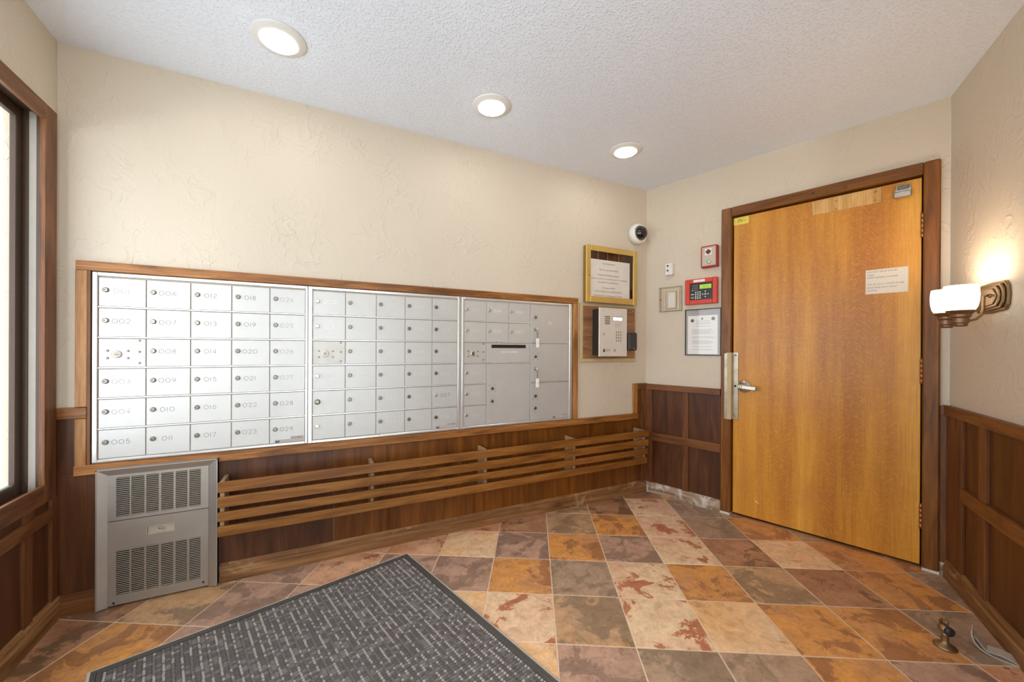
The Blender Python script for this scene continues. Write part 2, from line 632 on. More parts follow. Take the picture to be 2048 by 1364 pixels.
def _arc(cx, cz, rx, rz, a0, a1, n=10):
    return [(cx + rx * math.cos(math.radians(a0 + (a1 - a0) * k / n)), cz + rz * math.sin(math.radians(a0 + (a1 - a0) * k / n))) for k in range(n + 1)]


DIG = {
    '0': (0.9, [_arc(0.45, 0.5, 0.42, 0.48, 0, 360, 18)]),
    '1': (0.22, [[(0.11, 0), (0.11, 1)]]),
    '2': (0.72, [_arc(0.36, 0.72, 0.3, 0.27, 170, -35, 9) + [(0.05, 0.02), (0.7, 0.02)]]),
    '3': (0.7, [_arc(0.34, 0.75, 0.27, 0.23, 150, -90, 8) + _arc(0.34, 0.27, 0.31, 0.26, 90, -160, 9)]),
    '4': (0.72, [[(0.52, 0), (0.52, 1), (0.04, 0.3), (0.7, 0.3)]]),
    '5': (0.7, [[(0.62, 0.98), (0.16, 0.98), (0.1, 0.55)] + _arc(0.33, 0.33, 0.31, 0.31, 120, -150, 10)]),
    '6': (0.74, [[(0.5, 1.0)] + _arc(0.37, 0.3, 0.31, 0.29, 150, 510, 16)]),
    '7': (0.66, [[(0.02, 0.98), (0.62, 0.98), (0.2, 0)]]),
    '8': (0.72, [_arc(0.36, 0.75, 0.25, 0.23, 0, 360, 14), _arc(0.36, 0.26, 0.31, 0.26, 0, 360, 16)]),
    '9': (0.74, [[(0.24, 0.0)] + _arc(0.37, 0.7, 0.31, 0.29, -30, 330, 16)]),
}
_num_cache = {}


def number(body, h, mat, parent, loc, w=0.0012):
    """engraved stroke numerals centred on loc, facing -Y"""
    key = (body, h, mat.name)
    if key not in _num_cache:
        tot = sum(DIG[c][0] for c in body) + 0.26 * (len(body) - 1)
        x = -tot / 2
        mb = MB()
        for c in body:
            for pl in DIG[c][1]:
                ps = [Vector(((q[0] + x) * h, (q[1] - 0.5) * h)) for q in pl]
                closed = (ps[0] - ps[-1]).length < 1e-6
                if closed:
                    ps = ps[:-1]
                n_ = len(ps)
                vs = []
                for k in range(n_):
                    pa = ps[k - 1] if (k or closed) else ps[k]
                    pb = ps[(k + 1) % n_] if (k < n_ - 1 or closed) else ps[k]
                    d1_, d2_ = (ps[k] - pa), (pb - ps[k])
                    d1_ = d1_.normalized() if d1_.length else d2_.normalized()
                    d2_ = d2_.normalized() if d2_.length else d1_
                    m_ = Vector((-(d1_ + d2_).y, (d1_ + d2_).x))
                    m_ = m_.normalized() if m_.length > 1e-6 else Vector((-d1_.y, d1_.x))
                    m_ *= (w / 2) / max(0.5, m_.dot(Vector((-d1_.y, d1_.x))))
                    vs += [(ps[k].x - m_.x, 0, ps[k].y - m_.y), (ps[k].x + m_.x, 0, ps[k].y + m_.y)]
                mb.add(vs, [(2 * k, 2 * ((k + 1) % n_), 2 * ((k + 1) % n_) + 1, 2 * k + 1) for k in range(n_ if closed else n_ - 1)])
            x += DIG[c][0] + 0.26
        o = mb.build('number', mat, parent, loc=loc, fix=False)
        _num_cache[key] = o.data
        return o
    return link(_num_cache[key], 'number', parent, loc)


# ------------------------------------------------------------------ room shell
H = 2.44
A_, B_, C_ = (-3.398, 0.0), (0.0, 0.0), RC
D_ = wpt('right', 2.3)
E_ = wpt('left', -2.9)
ROOM = [A_, B_, C_, D_, E_]


def wall(name, wallname, u0, u1, hole=None, thick=0.16, y0=0.0):
    """wall slab with its inner face at local y = 0; HOLE = (u0, u1, z0, z1) is left open"""
    us, zs = [u0, u1], [0.0, H]
    if hole:
        us = sorted(set(us + [hole[0], hole[1]]))
        zs = sorted(set(zs + [z for z in hole[2:] if 0 < z < H]))
    bm = bmesh.new()
    grid = {}
    for iu, u in enumerate(us):
        for iz, z in enumerate(zs):
            grid[iu, iz] = bm.verts.new((u, 0, z))
    fs = []
    for iu in range(len(us) - 1):
        for iz in range(len(zs) - 1):
            cu, cz = (us[iu] + us[iu + 1]) / 2, (zs[iz] + zs[iz + 1]) / 2
            if hole and hole[0] < cu < hole[1] and hole[2] < cz < hole[3]:
                continue
            fs.append(bm.faces.new([grid[iu, iz], grid[iu + 1, iz], grid[iu + 1, iz + 1], grid[iu, iz + 1]]))
    bm.verts.ensure_lookup_table()
    for vv in [x for x in bm.verts if not x.link_faces]:
        bm.verts.remove(vv)
    r = bmesh.ops.extrude_face_region(bm, geom=fs)
    for vv in [g for g in r['geom'] if isinstance(g, bmesh.types.BMVert)]:
        vv.co.y += thick
    bmesh.ops.recalc_face_normals(bm, faces=bm.faces)
    me = D.meshes.new(name)
    bm.to_mesh(me)
    bm.free()
    me.materials.append(M['plaster'])
    (ox, oy), a = WALL[wallname]
    o = link(me, name, None, (ox, oy, 0), (0, 0, a))
    o['kind'] = 'structure'
    return o


WALL['south'] = (D_, math.atan2(E_[1] - D_[1], E_[0] - D_[0]))
L_S = math.hypot(E_[0] - D_[0], E_[1] - D_[1])
wall_north = wall('wall_north', 'mail', -3.60, 0.12)
wall_east = wall('wall_east', 'door', 0.0, 1.646, hole=(0.625, 1.572, -1, 2.075))
wall_southeast = wall('wall_southeast', 'right', 0.0, 2.45)
wall_west = wall('wall_west', 'left', -3.05, 0.0, hole=(-2.30, -0.075, 0.545, 2.095), thick=0.12)
wall_south = wall('wall_south', 'south', 0.0, L_S, hole=(0.22, 1.72, -1, 2.14))

# floor: a grout bed with every tile laid on it
floor = struct('floor')
mb = MB()
mb.prism([(p[0] * 1.02 - 0.0, p[1] * 1.03) for p in [(-3.5, 0.05), (0.06, 0.05), (0.56, -1.6), (-1.5, -3.0), (-3.5, -3.1)]], -0.08, -0.0015, 'XY')
mb.build('grout_bed', M['grout'], floor)
TS = 0.305
TO = Vector((-1.11537, -0.28507))
E1, E2 = Vector((0.86515, -0.50151)), Vector((0.50151, 0.86515))
KINDS = {
    2: {2: 'B', 1: 'B', 0: 'G'},
    1: {-1: 'T', 0: 'T', 1: 'B', 2: 'C', 3: 'G', 4: 'G'},
    0: {-2: 'R', -1: 'B', 0: 'T', 1: 'O', 2: 'C', 3: 'G', 4: 'O', 5: 'T'},
    -1: {-4: 'R', -3: 'R', -2: 'P', -1: 'M', 0: 'O', 1: 'M', 2: 'C', 3: 'B', 4: 'P', 5: 'O', 6: 'O'},
    -2: {-6: 'G', -5: 'M', -4: 'R', -3: 'M', -2: 'M', -1: 'O', 0: 'G', 1: 'C', 2: 'O', 3: 'T', 4: 'B', 5: 'O', 6: 'G'},
    -3: {-7: 'B', -6: 'T', -5: 'M', -4: 'M', -3: 'R', -2: 'P', -1: 'C', 0: 'T', 1: 'C', 2: 'P', 3: 'O', 4: 'O', 5: 'G'},
    -4: {-8: 'T', -7: 'B', -6: 'O', -5: 'M', -1: 'P', 0: 'M', 1: 'G', 2: 'G', 3: 'O', 4: 'M', 5: 'R', 6: 'B'},
    -5: {-7: 'O', -6: 'O', 0: 'G', 1: 'M', 2: 'R', 3: 'O', 4: 'R'},
}


def clip(poly, room):
    out = poly
    for k in range(len(room)):
        a, b = Vector(room[k]), Vector(room[(k + 1) % len(room)])
        e = b - a
        side = lambda p: -(e.x * (p[1] - a.y) - e.y * (p[0] - a.x))
        src, out = out, []
        for i in range(len(src)):
            p, q = src[i], src[(i + 1) % len(src)]
            sp, sq = side(p), side(q)
            if sp >= 0:
                out.append(p)
            if (sp > 0 > sq) or (sp < 0 < sq):
                s_ = sp / (sp - sq)
                out.append((p[0] + (q[0] - p[0]) * s_, p[1] + (q[1] - p[1]) * s_))
        if len(out) < 3:
            return []
    return out


rt = random.Random(11)
for j in range(-11, 5):
    for i in range(-11, 9):
        c = TO + TS * ((i + 0.5) * E1 + (j + 0.5) * E2)
        kind = KINDS.get(j, {}).get(i)
        if kind is None:
            kind = rt.choice('GTOBPRM')
        g = TS / 2 - 0.0027
        poly = [tuple(c + sx * g * E1 + sy * g * E2) for sx, sy in ((-1, -1), (1, -1), (1, 1), (-1, 1))]
        poly = clip(poly, ROOM)
        if len(poly) < 3:
            continue
        ar = abs(sum(poly[k][0] * poly[(k + 1) % len(poly)][1] - poly[(k + 1) % len(poly)][0] * poly[k][1] for k in range(len(poly)))) / 2
        if ar < 0.0006:
            continue
        mb = MB()
        ins = []
        cc = Vector((sum(p[0] for p in poly) / len(poly), sum(p[1] for p in poly) / len(poly)))
        lp = [(p[0] - c.x, p[1] - c.y) for p in poly]
        lc = cc - c
        top = [(p[0] + (lc.x - p[0]) * 0.012, p[1] + (lc.y - p[1]) * 0.012) for p in lp]
        n = len(lp)
        mb.add([(p[0], p[1], -0.006) for p in lp] + [(p[0], p[1], -0.0008) for p in lp] + [(p[0], p[1], 0.0) for p in top],
               [tuple(range(2 * n, 3 * n))] + [(a, (a + 1) % n, n + (a + 1) % n, n + a) for a in range(n)] + [(n + a, n + (a + 1) % n, 2 * n + (a + 1) % n, 2 * n + a) for a in range(n)])
        mb.build('tile', TILE[kind], floor, loc=(c.x, c.y, rt.uniform(-0.0004, 0.0004)))

# ceiling
mb = MB()
mb.prism([(-3.6, 0.15), (0.2, 0.15), (0.66, -1.6), (-1.4, -3.05), (-3.55, -3.1)], H, H + 0.12, 'XY')
ceiling = mb.build('ceiling', M['ceiling'])
ceiling['kind'] = 'structure'


# ------------------------------------------------------------------ panelling on the walls
def baseboard(name, wallname, u0, u1, h, d, mat):
    (ox, oy), a = WALL[wallname]
    mb = MB()
    prof = [(0.0, 0.0), (-d, 0.0), (-d, h * 0.62), (-d * 0.82, h * 0.7), (-d * 0.82, h * 0.86), (-d * 0.35, h), (0.0, h)]
    mb.prism(prof, u0, u1, 'YZ')
    o = mb.build(name, mat, None, loc=(ox, oy, 0), rot=(0, 0, a))
    o['kind'] = 'structure'
    return o


baseboard('baseboard_north', 'mail', -2.825, -0.012, 0.088, 0.026, M['base_x'])
b2 = baseboard('baseboard_north_stub', 'mail', -3.396, -3.262, 0.088, 0.026, M['brown_x'])
b2.name = 'baseboard_northwest'
baseboard('baseboard_east', 'door', 0.022, 0.574, 0.082, 0.022, M['base_worn'])
b3 = baseboard('baseboard_east_stub', 'door', 1.618, 1.652, 0.066, 0.022, M['base_worn'])
b3.name = 'baseboard_east_end'
baseboard('baseboard_southeast', 'right', 0.025, 2.28, 0.095, 0.026, M['base_x'])
baseboard('baseboard_west', 'left', -2.85, -0.004, 0.095, 0.024, M['base_x'])

# north wall: plywood sheets under the mailboxes, chair rail returns
for u0, u1 in ((-3.398, -2.32), (-2.318, -1.098), (-1.096, -0.752), (-0.750, -0.058)):
    sbox('panel', M['ply'] if u0 > -3 else M['dark_z'], wall_north, u0, u1, -0.007, 0.002, 0.075, 0.60, 0.0008)
sbox('panel', M['dark_z'], wall_north, -3.398, -3.336, -0.008, 0.002, 0.6, 0.84, 0.0008)
sbox('chair_rail', M['oak_x'], wall_north, -3.398, -3.297, -0.023, 0.002, 0.838, 0.884)
sbox('panel', M['ply'], wall_north, -0.105, -0.058, -0.008, 0.002, 0.58, 0.83, 0.0008)
sbox('stile', M['oak_z'], wall_north, -0.146, -0.106, -0.016, 0.002, 0.636, 0.872)
sbox('chair_rail', M['brown_x'], wall_north, -0.106, -0.006, -0.024, 0.002, 0.832, 0.872)
sbox('stile', M['brown_z'], wall_north, -0.056, -0.008, -0.014, 0.002, 0.086, 0.832)

# east wall: framed panels between the corner and the door
sbox('chair_rail', M['brown_x'], wall_east, 0.008, 0.572, -0.026, 0.002, 0.824, 0.868)
sbox('mid_rail', M['brown_x'], wall_east, 0.062, 0.572, -0.017, 0.002, 0.418, 0.48)
sbox('stile', M['brown_z'], wall_east, 0.010, 0.062, -0.014, 0.002, 0.08, 0.824)
for z0, z1 in ((0.08, 0.418), (0.48, 0.824)):
    sbox('stile', M['brown_z'], wall_east, 0.303, 0.348, -0.014, 0.002, z0, z1)
    sbox('panel', M['dark_z'], wall_east, 0.062, 0.303, -0.004, 0.002, z0, z1, 0.0005)
    sbox('panel', M['dark_z'], wall_east, 0.348, 0.572, -0.004, 0.002, z0, z1, 0.0005)
sbox('chair_rail', M['brown_x'], wall_east, 1.616, 1.642, -0.026, 0.002, 0.818, 0.866)
sbox('stile', M['brown_z'], wall_east, 1.616, 1.642, -0.012, 0.002, 0.066, 0.818)

# southeast wall
sbox('chair_rail', M['brown_x'], wall_southeast, 0.012, 2.28, -0.026, 0.002, 0.822, 0.87)
sbox('mid_rail', M['brown_x'], wall_southeast, 0.19, 2.28, -0.02, 0.002, 0.435, 0.5)
sbox('stile', M['brown_z'], wall_southeast, 0.014, 0.19, -0.014, 0.002, 0.09, 0.822)
for z0, z1 in ((0.09, 0.435), (0.5, 0.822)):
    us = [0.19, 0.352, 0.412, 0.93, 0.99, 1.5, 1.56, 2.28]
    for k in range(0, 8, 2):
        sbox('panel', M['dark_z'], wall_southeast, us[k], us[k + 1], -0.004, 0.002, z0, z1, 0.0005)
        if k:
            sbox('stile', M['brown_z'], wall_southeast, us[k - 1], us[k], -0.016, 0.002, z0, z1)

# west wall under the window
sbox('mid_rail', M['brown_x'], wall_west, -2.8, -0.066, -0.018, 0.002, 0.43, 0.482)
sbox('stile', M['brown_z'], wall_west, -0.066, -0.006, -0.015, 0.002, 0.09, 0.515)
for z0, z1 in ((0.09, 0.43), (0.482, 0.515)):
    us = [-2.8, -1.25, -1.2, -0.245, -0.19, -0.066]
    for k in range(0, 6, 2):
        sbox('panel', M['dark_z'], wall_west, us[k], us[k + 1], -0.004, 0.002, z0, z1, 0.0005)
        if k:
            sbox('stile', M['brown_z'], wall_west, us[k - 1], us[k], -0.013, 0.002, z0, z1)

# ------------------------------------------------------------------ window_1 in the west wall
win = struct('window_1', 'left')
WL, WR, WB, WT = -2.25, -0.112, 0.59, 2.056          # inner edge of the casing
sbox('casing', M['wcase_z'], win, WR, -0.030, -0.012, 0.002, 0.515, 2.122)
sbox('casing', M['wcase_z'], win, WL - 0.085, WL, -0.012, 0.002, 0.515, 2.122)
sbox('casing', M['wcase_y'], win, WL, WR, -0.012, 0.002, WT, 2.122)
sbox('casing', M['wcase_y'], win, WL, WR, -0.012, 0.002, 0.515, WB)
# stop beads stepping back to the jamb
for mt, s_, y0, y1 in ((M['wcase_z'], 0.006, 0.003, 0.008), (M['sash_brown'], 0.016, 0.009, 0.021)):
    sbox('stop_bead', mt, win, WR + s_, WR + 0.05, y0, y1, WB - 0.02, WT + 0.02, 0.001)
    sbox('stop_bead', mt, win, WL - 0.05, WL - s_, y0, y1, WB - 0.02, WT + 0.02, 0.001)
    sbox('stop_bead', mt, win, WL - s_, WR + s_, y0, y1, WT + s_, WT + 0.045, 0.001)
    sbox('stop_bead', mt, win, WL - s_, WR + s_, y0, y1, WB - 0.045, WB - s_, 0.001)
JR = WR + 0.036
sbox('jamb', M['jamb_pale'], win, JR, JR + 0.012, 0.003, 0.050, 0.55, 2.09, 0.001)
sbox('jamb', M['sash_brown'], win, JR - 0.001, JR + 0.012, 0.050, 0.085, 0.55, 2.09, 0.001)
sbox('jamb', M['sash_brown'], win, WL - 0.05, WL - 0.036, 0.003, 0.085, 0.55, 2.09, 0.001)
sbox('jamb', M['sash_brown'], win, WL - 0.036, JR, 0.003, 0.085, WT + 0.034, WT + 0.040, 0.001)
sbox('sill', M['wcase_y'], win, WL - 0.036, JR, 0.003, 0.085, WB - 0.042, WB - 0.034, 0.001)
sx0, sx1, sz0, sz1 = WL - 0.036, JR, WB - 0.034, WT + 0.034
for a0, a1, b0, b1 in ((sx0, sx0 + 0.042, sz0, sz1), (sx1 - 0.042, sx1, sz0, sz1), (sx0 + 0.042, sx1 - 0.042, sz0, sz0 + 0.042), (sx0 + 0.042, sx1 - 0.042, sz1 - 0.042, sz1)):
    sbox('sash_frame', M['sash_brown'], win, a0, a1, 0.066, 0.085, b0, b1, 0.002)
sbox('glazing_bead', M['sill_alum'], win, sx0 + 0.042, sx1 - 0.042, 0.070, 0.084, sz0 + 0.042, sz0 + 0.050, 0.001)
sbox('pane', M['glass'], win, sx0 + 0.042, sx1 - 0.042, 0.074, 0.078, sz0 + 0.050, sz1 - 0.042, 0.0)
sbox('outer_panel', M['sill_alum'], win, 0.487, 1.10, 0.40, 0.43, -0.05, 2.9, 0.002)
for z in (2.32, 0.57):
    MB().lathe([(0.013, 0), (0.013, 0.005), (0.007, 0.010)], axis='-Y', n=12).build('bolt', M['nickel'], win, loc=(0.562, 0.40, z))

# ------------------------------------------------------------------ door_1 in the east wall
door = struct('door_1', 'door')
sbox('casing', M['case_z'], door, 0.574, 0.638, -0.022, 0.16, 0.012, 2.132, 0.004)
sbox('casing', M['case_z'], door, 1.552, 1.614, -0.022, 0.16, 0.012, 2.132, 0.006)
sbox('casing', M['case_x'], door, 0.638, 1.552, -0.022, 0.16, 2.07, 2.132, 0.004)
sbox('casing_shoe', M['mat_lip'], door, 0.573, 0.636, -0.024, 0.12, 0.0, 0.014, 0.001)
sbox('casing_shoe', M['mat_lip'], door, 1.553, 1.616, -0.024, 0.12, 0.0, 0.014, 0.001)
sbox('leak_stop_strip', M['sash_brown'], door, 0.638, 0.66, 0.054, 0.16, 0.0, 2.07, 0.0)  # strips added behind the slab to block daylight leaking round it
sbox('leak_stop_strip', M['sash_brown'], door, 1.53, 1.552, 0.054, 0.16, 0.0, 2.07, 0.0)
sbox('leak_stop_strip', M['sash_brown'], door, 0.66, 1.53, 0.054, 0.16, 2.045, 2.07, 0.0)
sbox('leak_blocker', M['black'], door, 0.66, 1.53, 0.056, 0.07, 0.004, 0.06, 0.0)  # black strip added to block daylight leaking under the slab
slab = MB().box(0.6445, 1.5455, 0.008, 0.052, 0.016, 2.062).build('door_slab', M['veneer'], door, 0.002)
sbox('threshold', M['base_x'], door, 0.64, 1.55, 0.004, 0.15, -0.001, 0.006, 0.001)
for z in (1.808, 1.038, 0.275):
    h = MB()
    for k in range(5):
        h.lathe([(0.0075, -0.065 + 0.026 * k + 0.0008), (0.0075, -0.065 + 0.026 * (k + 1) - 0.0008)], c=(0, 0, 0), n=12)
    h.lathe([(0.004, -0.066), (0.004, 0.066)], n=8)
    hg = h.build('hinge', M['copper'], door, loc=(1.549, -0.001, z))
    MB().box(-0.004, -0.0008, 0.002, 0.05, -0.062, 0.062).build('hinge_leaf', M['copper'], hg)
# anti-pry latch guard: long angled plate
g = MB()
g.box(0.636, 0.679, 0.002, 0.0075, 0.664, 1.128)
lg = g.build('latch_guard', M['steel_worn'], door, 0.0015)
lp_ = MB()
lp_.hexa([(0.600, -0.030, 0.664), (0.618, -0.030, 0.664), (0.618, -0.024, 0.664), (0.600, -0.024, 0.664)], [(0.600, -0.030, 1.12), (0.618, -0.030, 1.124), (0.618, -0.024, 1.124), (0.600, -0.024, 1.12)])
lp_.build('guard_flange', M['steel_worn'], lg)
lp_ = MB()
for za, zb in ((0.664, 1.126),):
    lp_.hexa([(0.617, -0.030, za), (0.640, -0.027, za), (0.640, -0.0225, za), (0.617, -0.024, za)], [(0.617, -0.030, zb), (0.640, -0.027, zb), (0.640, -0.0225, zb), (0.617, -0.024, zb)])
    lp_.box(0.640, 0.6435, -0.027, 0.006, za, zb)
lp_.build('guard_bend', M['moulding'], lg)
for z, mt in ((1.108, M['lock']), (0.688, M['nickel']), (0.895, M['black'])):
    MB().lathe([(0.007, 0), (0.007, 0.002), (0.003, 0.005)], axis='-Y', n=12).build('bolt', mt, lg, loc=(0.660, 0.002, z))
lev = MB()
lev.lathe([(0.043, 0.0), (0.043, 0.004), (0.036, 0.012), (0.020, 0.016), (0.018, 0.045), (0.014, 0.05)], axis='-Y', n=28)
lv = lev.build('door_handle', M['nickel'], door, loc=(0.716, 0.008, 0.897))
MB().box(-0.022, 0.086, -0.066, -0.048, -0.016, 0.014).build('lever', M['nickel'], lv, 0.005, rot=(0, math.radians(5), 0))
MB().lathe([(0.012, 0.064), (0.012, 0.071), (0.009, 0.073)], axis='-Y', n=16).build('keyhole_collar', M['stainless'], lv, loc=(-0.010, 0, 0.001))
MB().box(-0.0012, 0.0012, -0.0745, -0.072, -0.006, 0.006).build('keyway', M['black'], lv, loc=(-0.010, 0, 0.001))
cp = MB().prism([(1.083, 1.972), (1.391, 1.972), (1.391, 2.058), (1.079, 2.058)], 0.004, 0.0085, 'XZ').build('cover_plate', M['raw_wood'], door, 0.0015)
for u, z in ((1.196, 2.03), (1.196, 1.983), (1.366, 2.035), (1.366, 1.988)):
    MB().lathe([(0.006, 0), (0.006, 0.001), (0.003, 0.003)], axis='-Y', n=10).build('screw', M['brass'], cp, loc=(u, 0.004, z))
for u, z in ((1.165, 2.089), (1.238, 2.09)):
    MB().lathe([(0.0085, 0), (0.0085, 0.0015), (0.0045, 0.003)], axis='-Y', n=12).build('plugged_hole', M['case_x'], door, loc=(u, -0.022, z))
MB().lathe([(0.006, 0), (0.006, 0.001)], axis='-Y', n=10).build('screw_hole', M['black'], door, loc=(1.09, -0.0215, 2.10))
cb = MB()
cb.prism([(1.437, 1.975), (1.506, 1.975), (1.509, 2.012), (1.502, 2.042), (1.449, 2.042), (1.444, 2.012)], -0.006, 0.008, 'XZ')
clo = cb.build('closer_foot', M['nickel'], door, 0.002)
MB().box(1.440, 1.508, -0.020, -0.006, 1.972, 2.004).build('closer_shoe', M['nickel'], clo, 0.004)
MB().box(1.452, 1.500, -0.013, -0.006, 2.016, 2.036).build('closer_lug', M['lock'], clo, 0.003)
cu = MB()
for dx, dz in ((0, 0), (0.008, 0.004), (0.012, -0.007)):
    cu.box(0.782 + dx, 0.788 + dx, 0.0065, 0.009, 0.125 + dz, 0.130 + dz)
cu.build('chipped_spot', M['white_print'], door)['kind'] = 'stuff'

# ------------------------------------------------------------------ mailbox casing: trim_1
tr = struct('trim_1', 'mail')
sbox('casing', M['oak_x'], tr, -3.333, -0.693, -0.021, 0.004, 1.476, 1.517, 0.002)
sbox('casing', M['oak_z'], tr, -3.334, -3.297, -0.021, 0.004, 0.886, 1.476, 0.002)
sbox('casing', M['oak_z'], tr, -3.336, -3.299, -0.021, 0.004, 0.632, 0.836, 0.002)
sbox('casing', M['oak_z'], tr, -0.733, -0.693, -0.021, 0.004, 0.634, 1.476, 0.002)
sbox('ledge', M['oak_x'], tr, -3.336, -0.104, -0.027, 0.004, 0.592, 0.634, 0.002)
sbox('liner', M['brown_z'], tr, -3.297, -3.287, -0.018, 0.004, 0.634, 1.476, 0.0)

# ------------------------------------------------------------------ mailbox units
Z0, RP = 0.6500, 0.1345
ZT = Z0 + 6 * RP


def row_z(r):
    return ZT - r * RP


_door_cache = {}


def mail_door(unit, x0, x1, z0, z1, mat, name='mailbox_door'):
    w, h = round(x1 - x0, 4), round(z1 - z0, 4)
    key = (w, h, mat.name)
    if key not in _door_cache:
        mb = MB().box(-w / 2 + 0.0017, w / 2 - 0.0017, -0.0075, 0.0, -h / 2 + 0.0035, h / 2 - 0.0062)
        o = mb.build(name, mat, unit, 0.0009, ((x0 + x1) / 2, 0, (z0 + z1) / 2))
        _door_cache[key] = o.data
        return o
    return link(_door_cache[key], name, unit, ((x0 + x1) / 2, 0, (z0 + z1) / 2))


lk_mb = MB().lathe([(0.0108, 0.0), (0.0108, 0.004), (0.0096, 0.0085), (0.0074, 0.0088)], axis='-Y', n=18)
LOCK = {}
for key, mt in (('dark', M['lock']), ('bright', M['lock_bright'])):
    mb = MB()
    mb.v, mb.f, mb.mi, mb.sm = list(lk_mb.v), list(lk_mb.f), list(lk_mb.mi), list(lk_mb.sm)
    mb.cur = 1
    mb.box(-0.0055, 0.0008, -0.0095, -0.0086, -0.0012, 0.0012)
    o = mb.build('lock', [mt, M['black']])
    LOCK[key] = o.data
    D.objects.remove(o)
mb = MB().lathe([(0.0165, 0.0), (0.0165, 0.006), (0.0145, 0.008), (0.010, 0.008), (0.0095, 0.0065)], axis='-Y', n=20)
mb.cur = 1
mb.lathe([(0.0098, 0.0062), (0.0098, 0.0095)], axis='-Y', n=16)
mb.cur = 2
mb.box(-0.004, 0.004, -0.0102, -0.0094, -0.001, 0.001)
o = mb.build('lock', [M['lock_bright'], M['lock'], M['black']])
LOCK['arrow'] = o.data
D.objects.remove(o)
mb = MB().lathe([(0.0046, 0.0), (0.0046, 0.0025), (0.0025, 0.0045)], axis='-Y', n=12)
o = mb.build('rivet', M['lock'])
RIVET = o.data
D.objects.remove(o)


def unit_shell(u, x0, x1, z0, z1, xi0, xi1):
    """housing with its rim, and the rails between the rows"""
    MB().box(xi0 - 0.004, xi1 + 0.004, 0.003, 0.055, Z0 - 0.006, ZT + 0.006).build('housing', M['black'], u)
    for a0, a1, b0, b1 in ((x0, xi0, z0, z1), (xi1, x1, z0, z1), (xi0, xi1, ZT, z1), (xi0, xi1, z0, Z0)):
        sbox('rim', M['alum_rail'], u, a0, a1, -0.013, 0.003, b0, b1, 0.0025)


def rail(u, xa, xb, r):
    sbox('rail', M['alum_rail'], u, xa, xb, -0.0098, 0.003, row_z(r) - 0.004, row_z(r) + 0.0028, 0.0012)


def arrow_panel(u, x0, x1, z0, z1):
    d = mail_door(u, x0, x1, z0, z1, M['alum_worn'], 'lock_panel')
    cx, cz = (x0 + x1) / 2, (z0 + z1) / 2
    link(LOCK['arrow'], 'lock', d, (x0 + 0.062 - cx, -0.0075, 1.113 - cz))
    for dx, z in ((0.031, 1.129), (0.031, 1.096), (0.099, 1.128), (0.099, 1.096), (0.138, 1.175), (0.138, 1.124), (0.138, 1.073)):
        link(RIVET, 'rivet', d, (x0 + dx * (x1 - x0) / 0.161 - cx, -0.0075, z - cz))


def decal(u, xr, zb, nm='decal'):
    o = MB().box(xr - 0.137, xr - 0.006, -0.0084, -0.0078, zb, zb + 0.016).build(nm, M['decal'], u)
    MB().box(xr - 0.066, xr - 0.006, -0.0088, -0.0079, zb + 0.004, zb + 0.030).build('decal_flag', M['decal'], o)
    MB().prism([(xr - 0.135, zb + 0.002), (xr - 0.118, zb + 0.002), (xr - 0.115, zb + 0.013), (xr - 0.126, zb + 0.010), (xr - 0.135, zb + 0.014)], -0.0092, -0.0086, 'XZ').build('emblem', M['decal_dark'], o)
    text('lettering', 'U.S. MAIL', 0.0135, M['decal_dark'], o, (xr - 0.036, -0.0092, zb + 0.021), width=0.052)


U1 = thing('mailbox_unit', 'aluminium wall mailbox unit nearest the window, boxes numbered 001 to 029', 'mailbox', 'mail', group='mailbox units set in the wall')
unit_shell(U1, -3.2845, -2.450, 0.638, 1.474, -3.266, -2.461)
nums = [['001', '002', None, '003', '004', '005'], ['006', '007', '008', '009', '010', '011'], ['012', '013', '014', '015', '016', '017'], ['018', '019', '020', '021', '022', '023'], ['024', '025', '026', '027', '028', '029']]
XW = 0.161


def grid(u, xs, nums, look, lockdx, numdx):
    for c in range(len(nums)):
        for r in range(6):
            x0, x1 = xs + c * XW, xs + (c + 1) * XW
            z1, z0 = row_z(r), row_z(r + 1)
            if nums[c][r] is None:
                arrow_panel(u, x0, x1, z0, z1)
                continue
            d = mail_door(u, x0, x1, z0, z1, M['alum'])
            cx, cz = (x0 + x1) / 2, (z0 + z1) / 2
            ink, lk = look(c, r)
            link(LOCK[lk], 'lock', d, (x0 + lockdx - cx, -0.0075, z1 - 0.060 - cz))
            if nums[c][r]:
                number(nums[c][r], 0.0205, ink, d, (x0 + numdx - cx, -0.0079, z1 - 0.062 - cz), 0.0016 if ink != M['ink_white'] else 0.0026)


grid(U1, -3.266, nums, lambda c, r: (M['ink_faint'] if (c == 4 and r < 4) or c == 0 and r in (0, 3, 4) else M['ink'], 'dark'), 0.025, 0.076)
for r in range(1, 6):
    rail(U1, -3.266, -2.461, r)
decal(U1, -2.461, 0.653)

U2 = thing('mailbox_unit', 'middle aluminium mailbox unit with faded numbers and a dark 057', 'mailbox', 'mail', group='mailbox units set in the wall')
unit_shell(U2, -2.447, -1.599, 0.636, 1.474, -2.427, -1.613)
XW = 0.1628
n2 = [['030', '031', None, '032', '033', '034'], ['035', '036', '037', '038', '039', '040'], ['041', '042', '043', '044', '045', '046'], ['047', '048', '049', '050', '051', '052'], ['053', '054', '055', '056', '057', '058']]


def look2(c, r):
    if (c, r) in ((0, 0), (0, 1)):
        return M['ink_white'], 'bright'
    if (c, r) == (4, 4):
        return M['ink_dark'], 'bright'
    return M['ink_faint2'], 'bright' if c == 0 else 'dark'


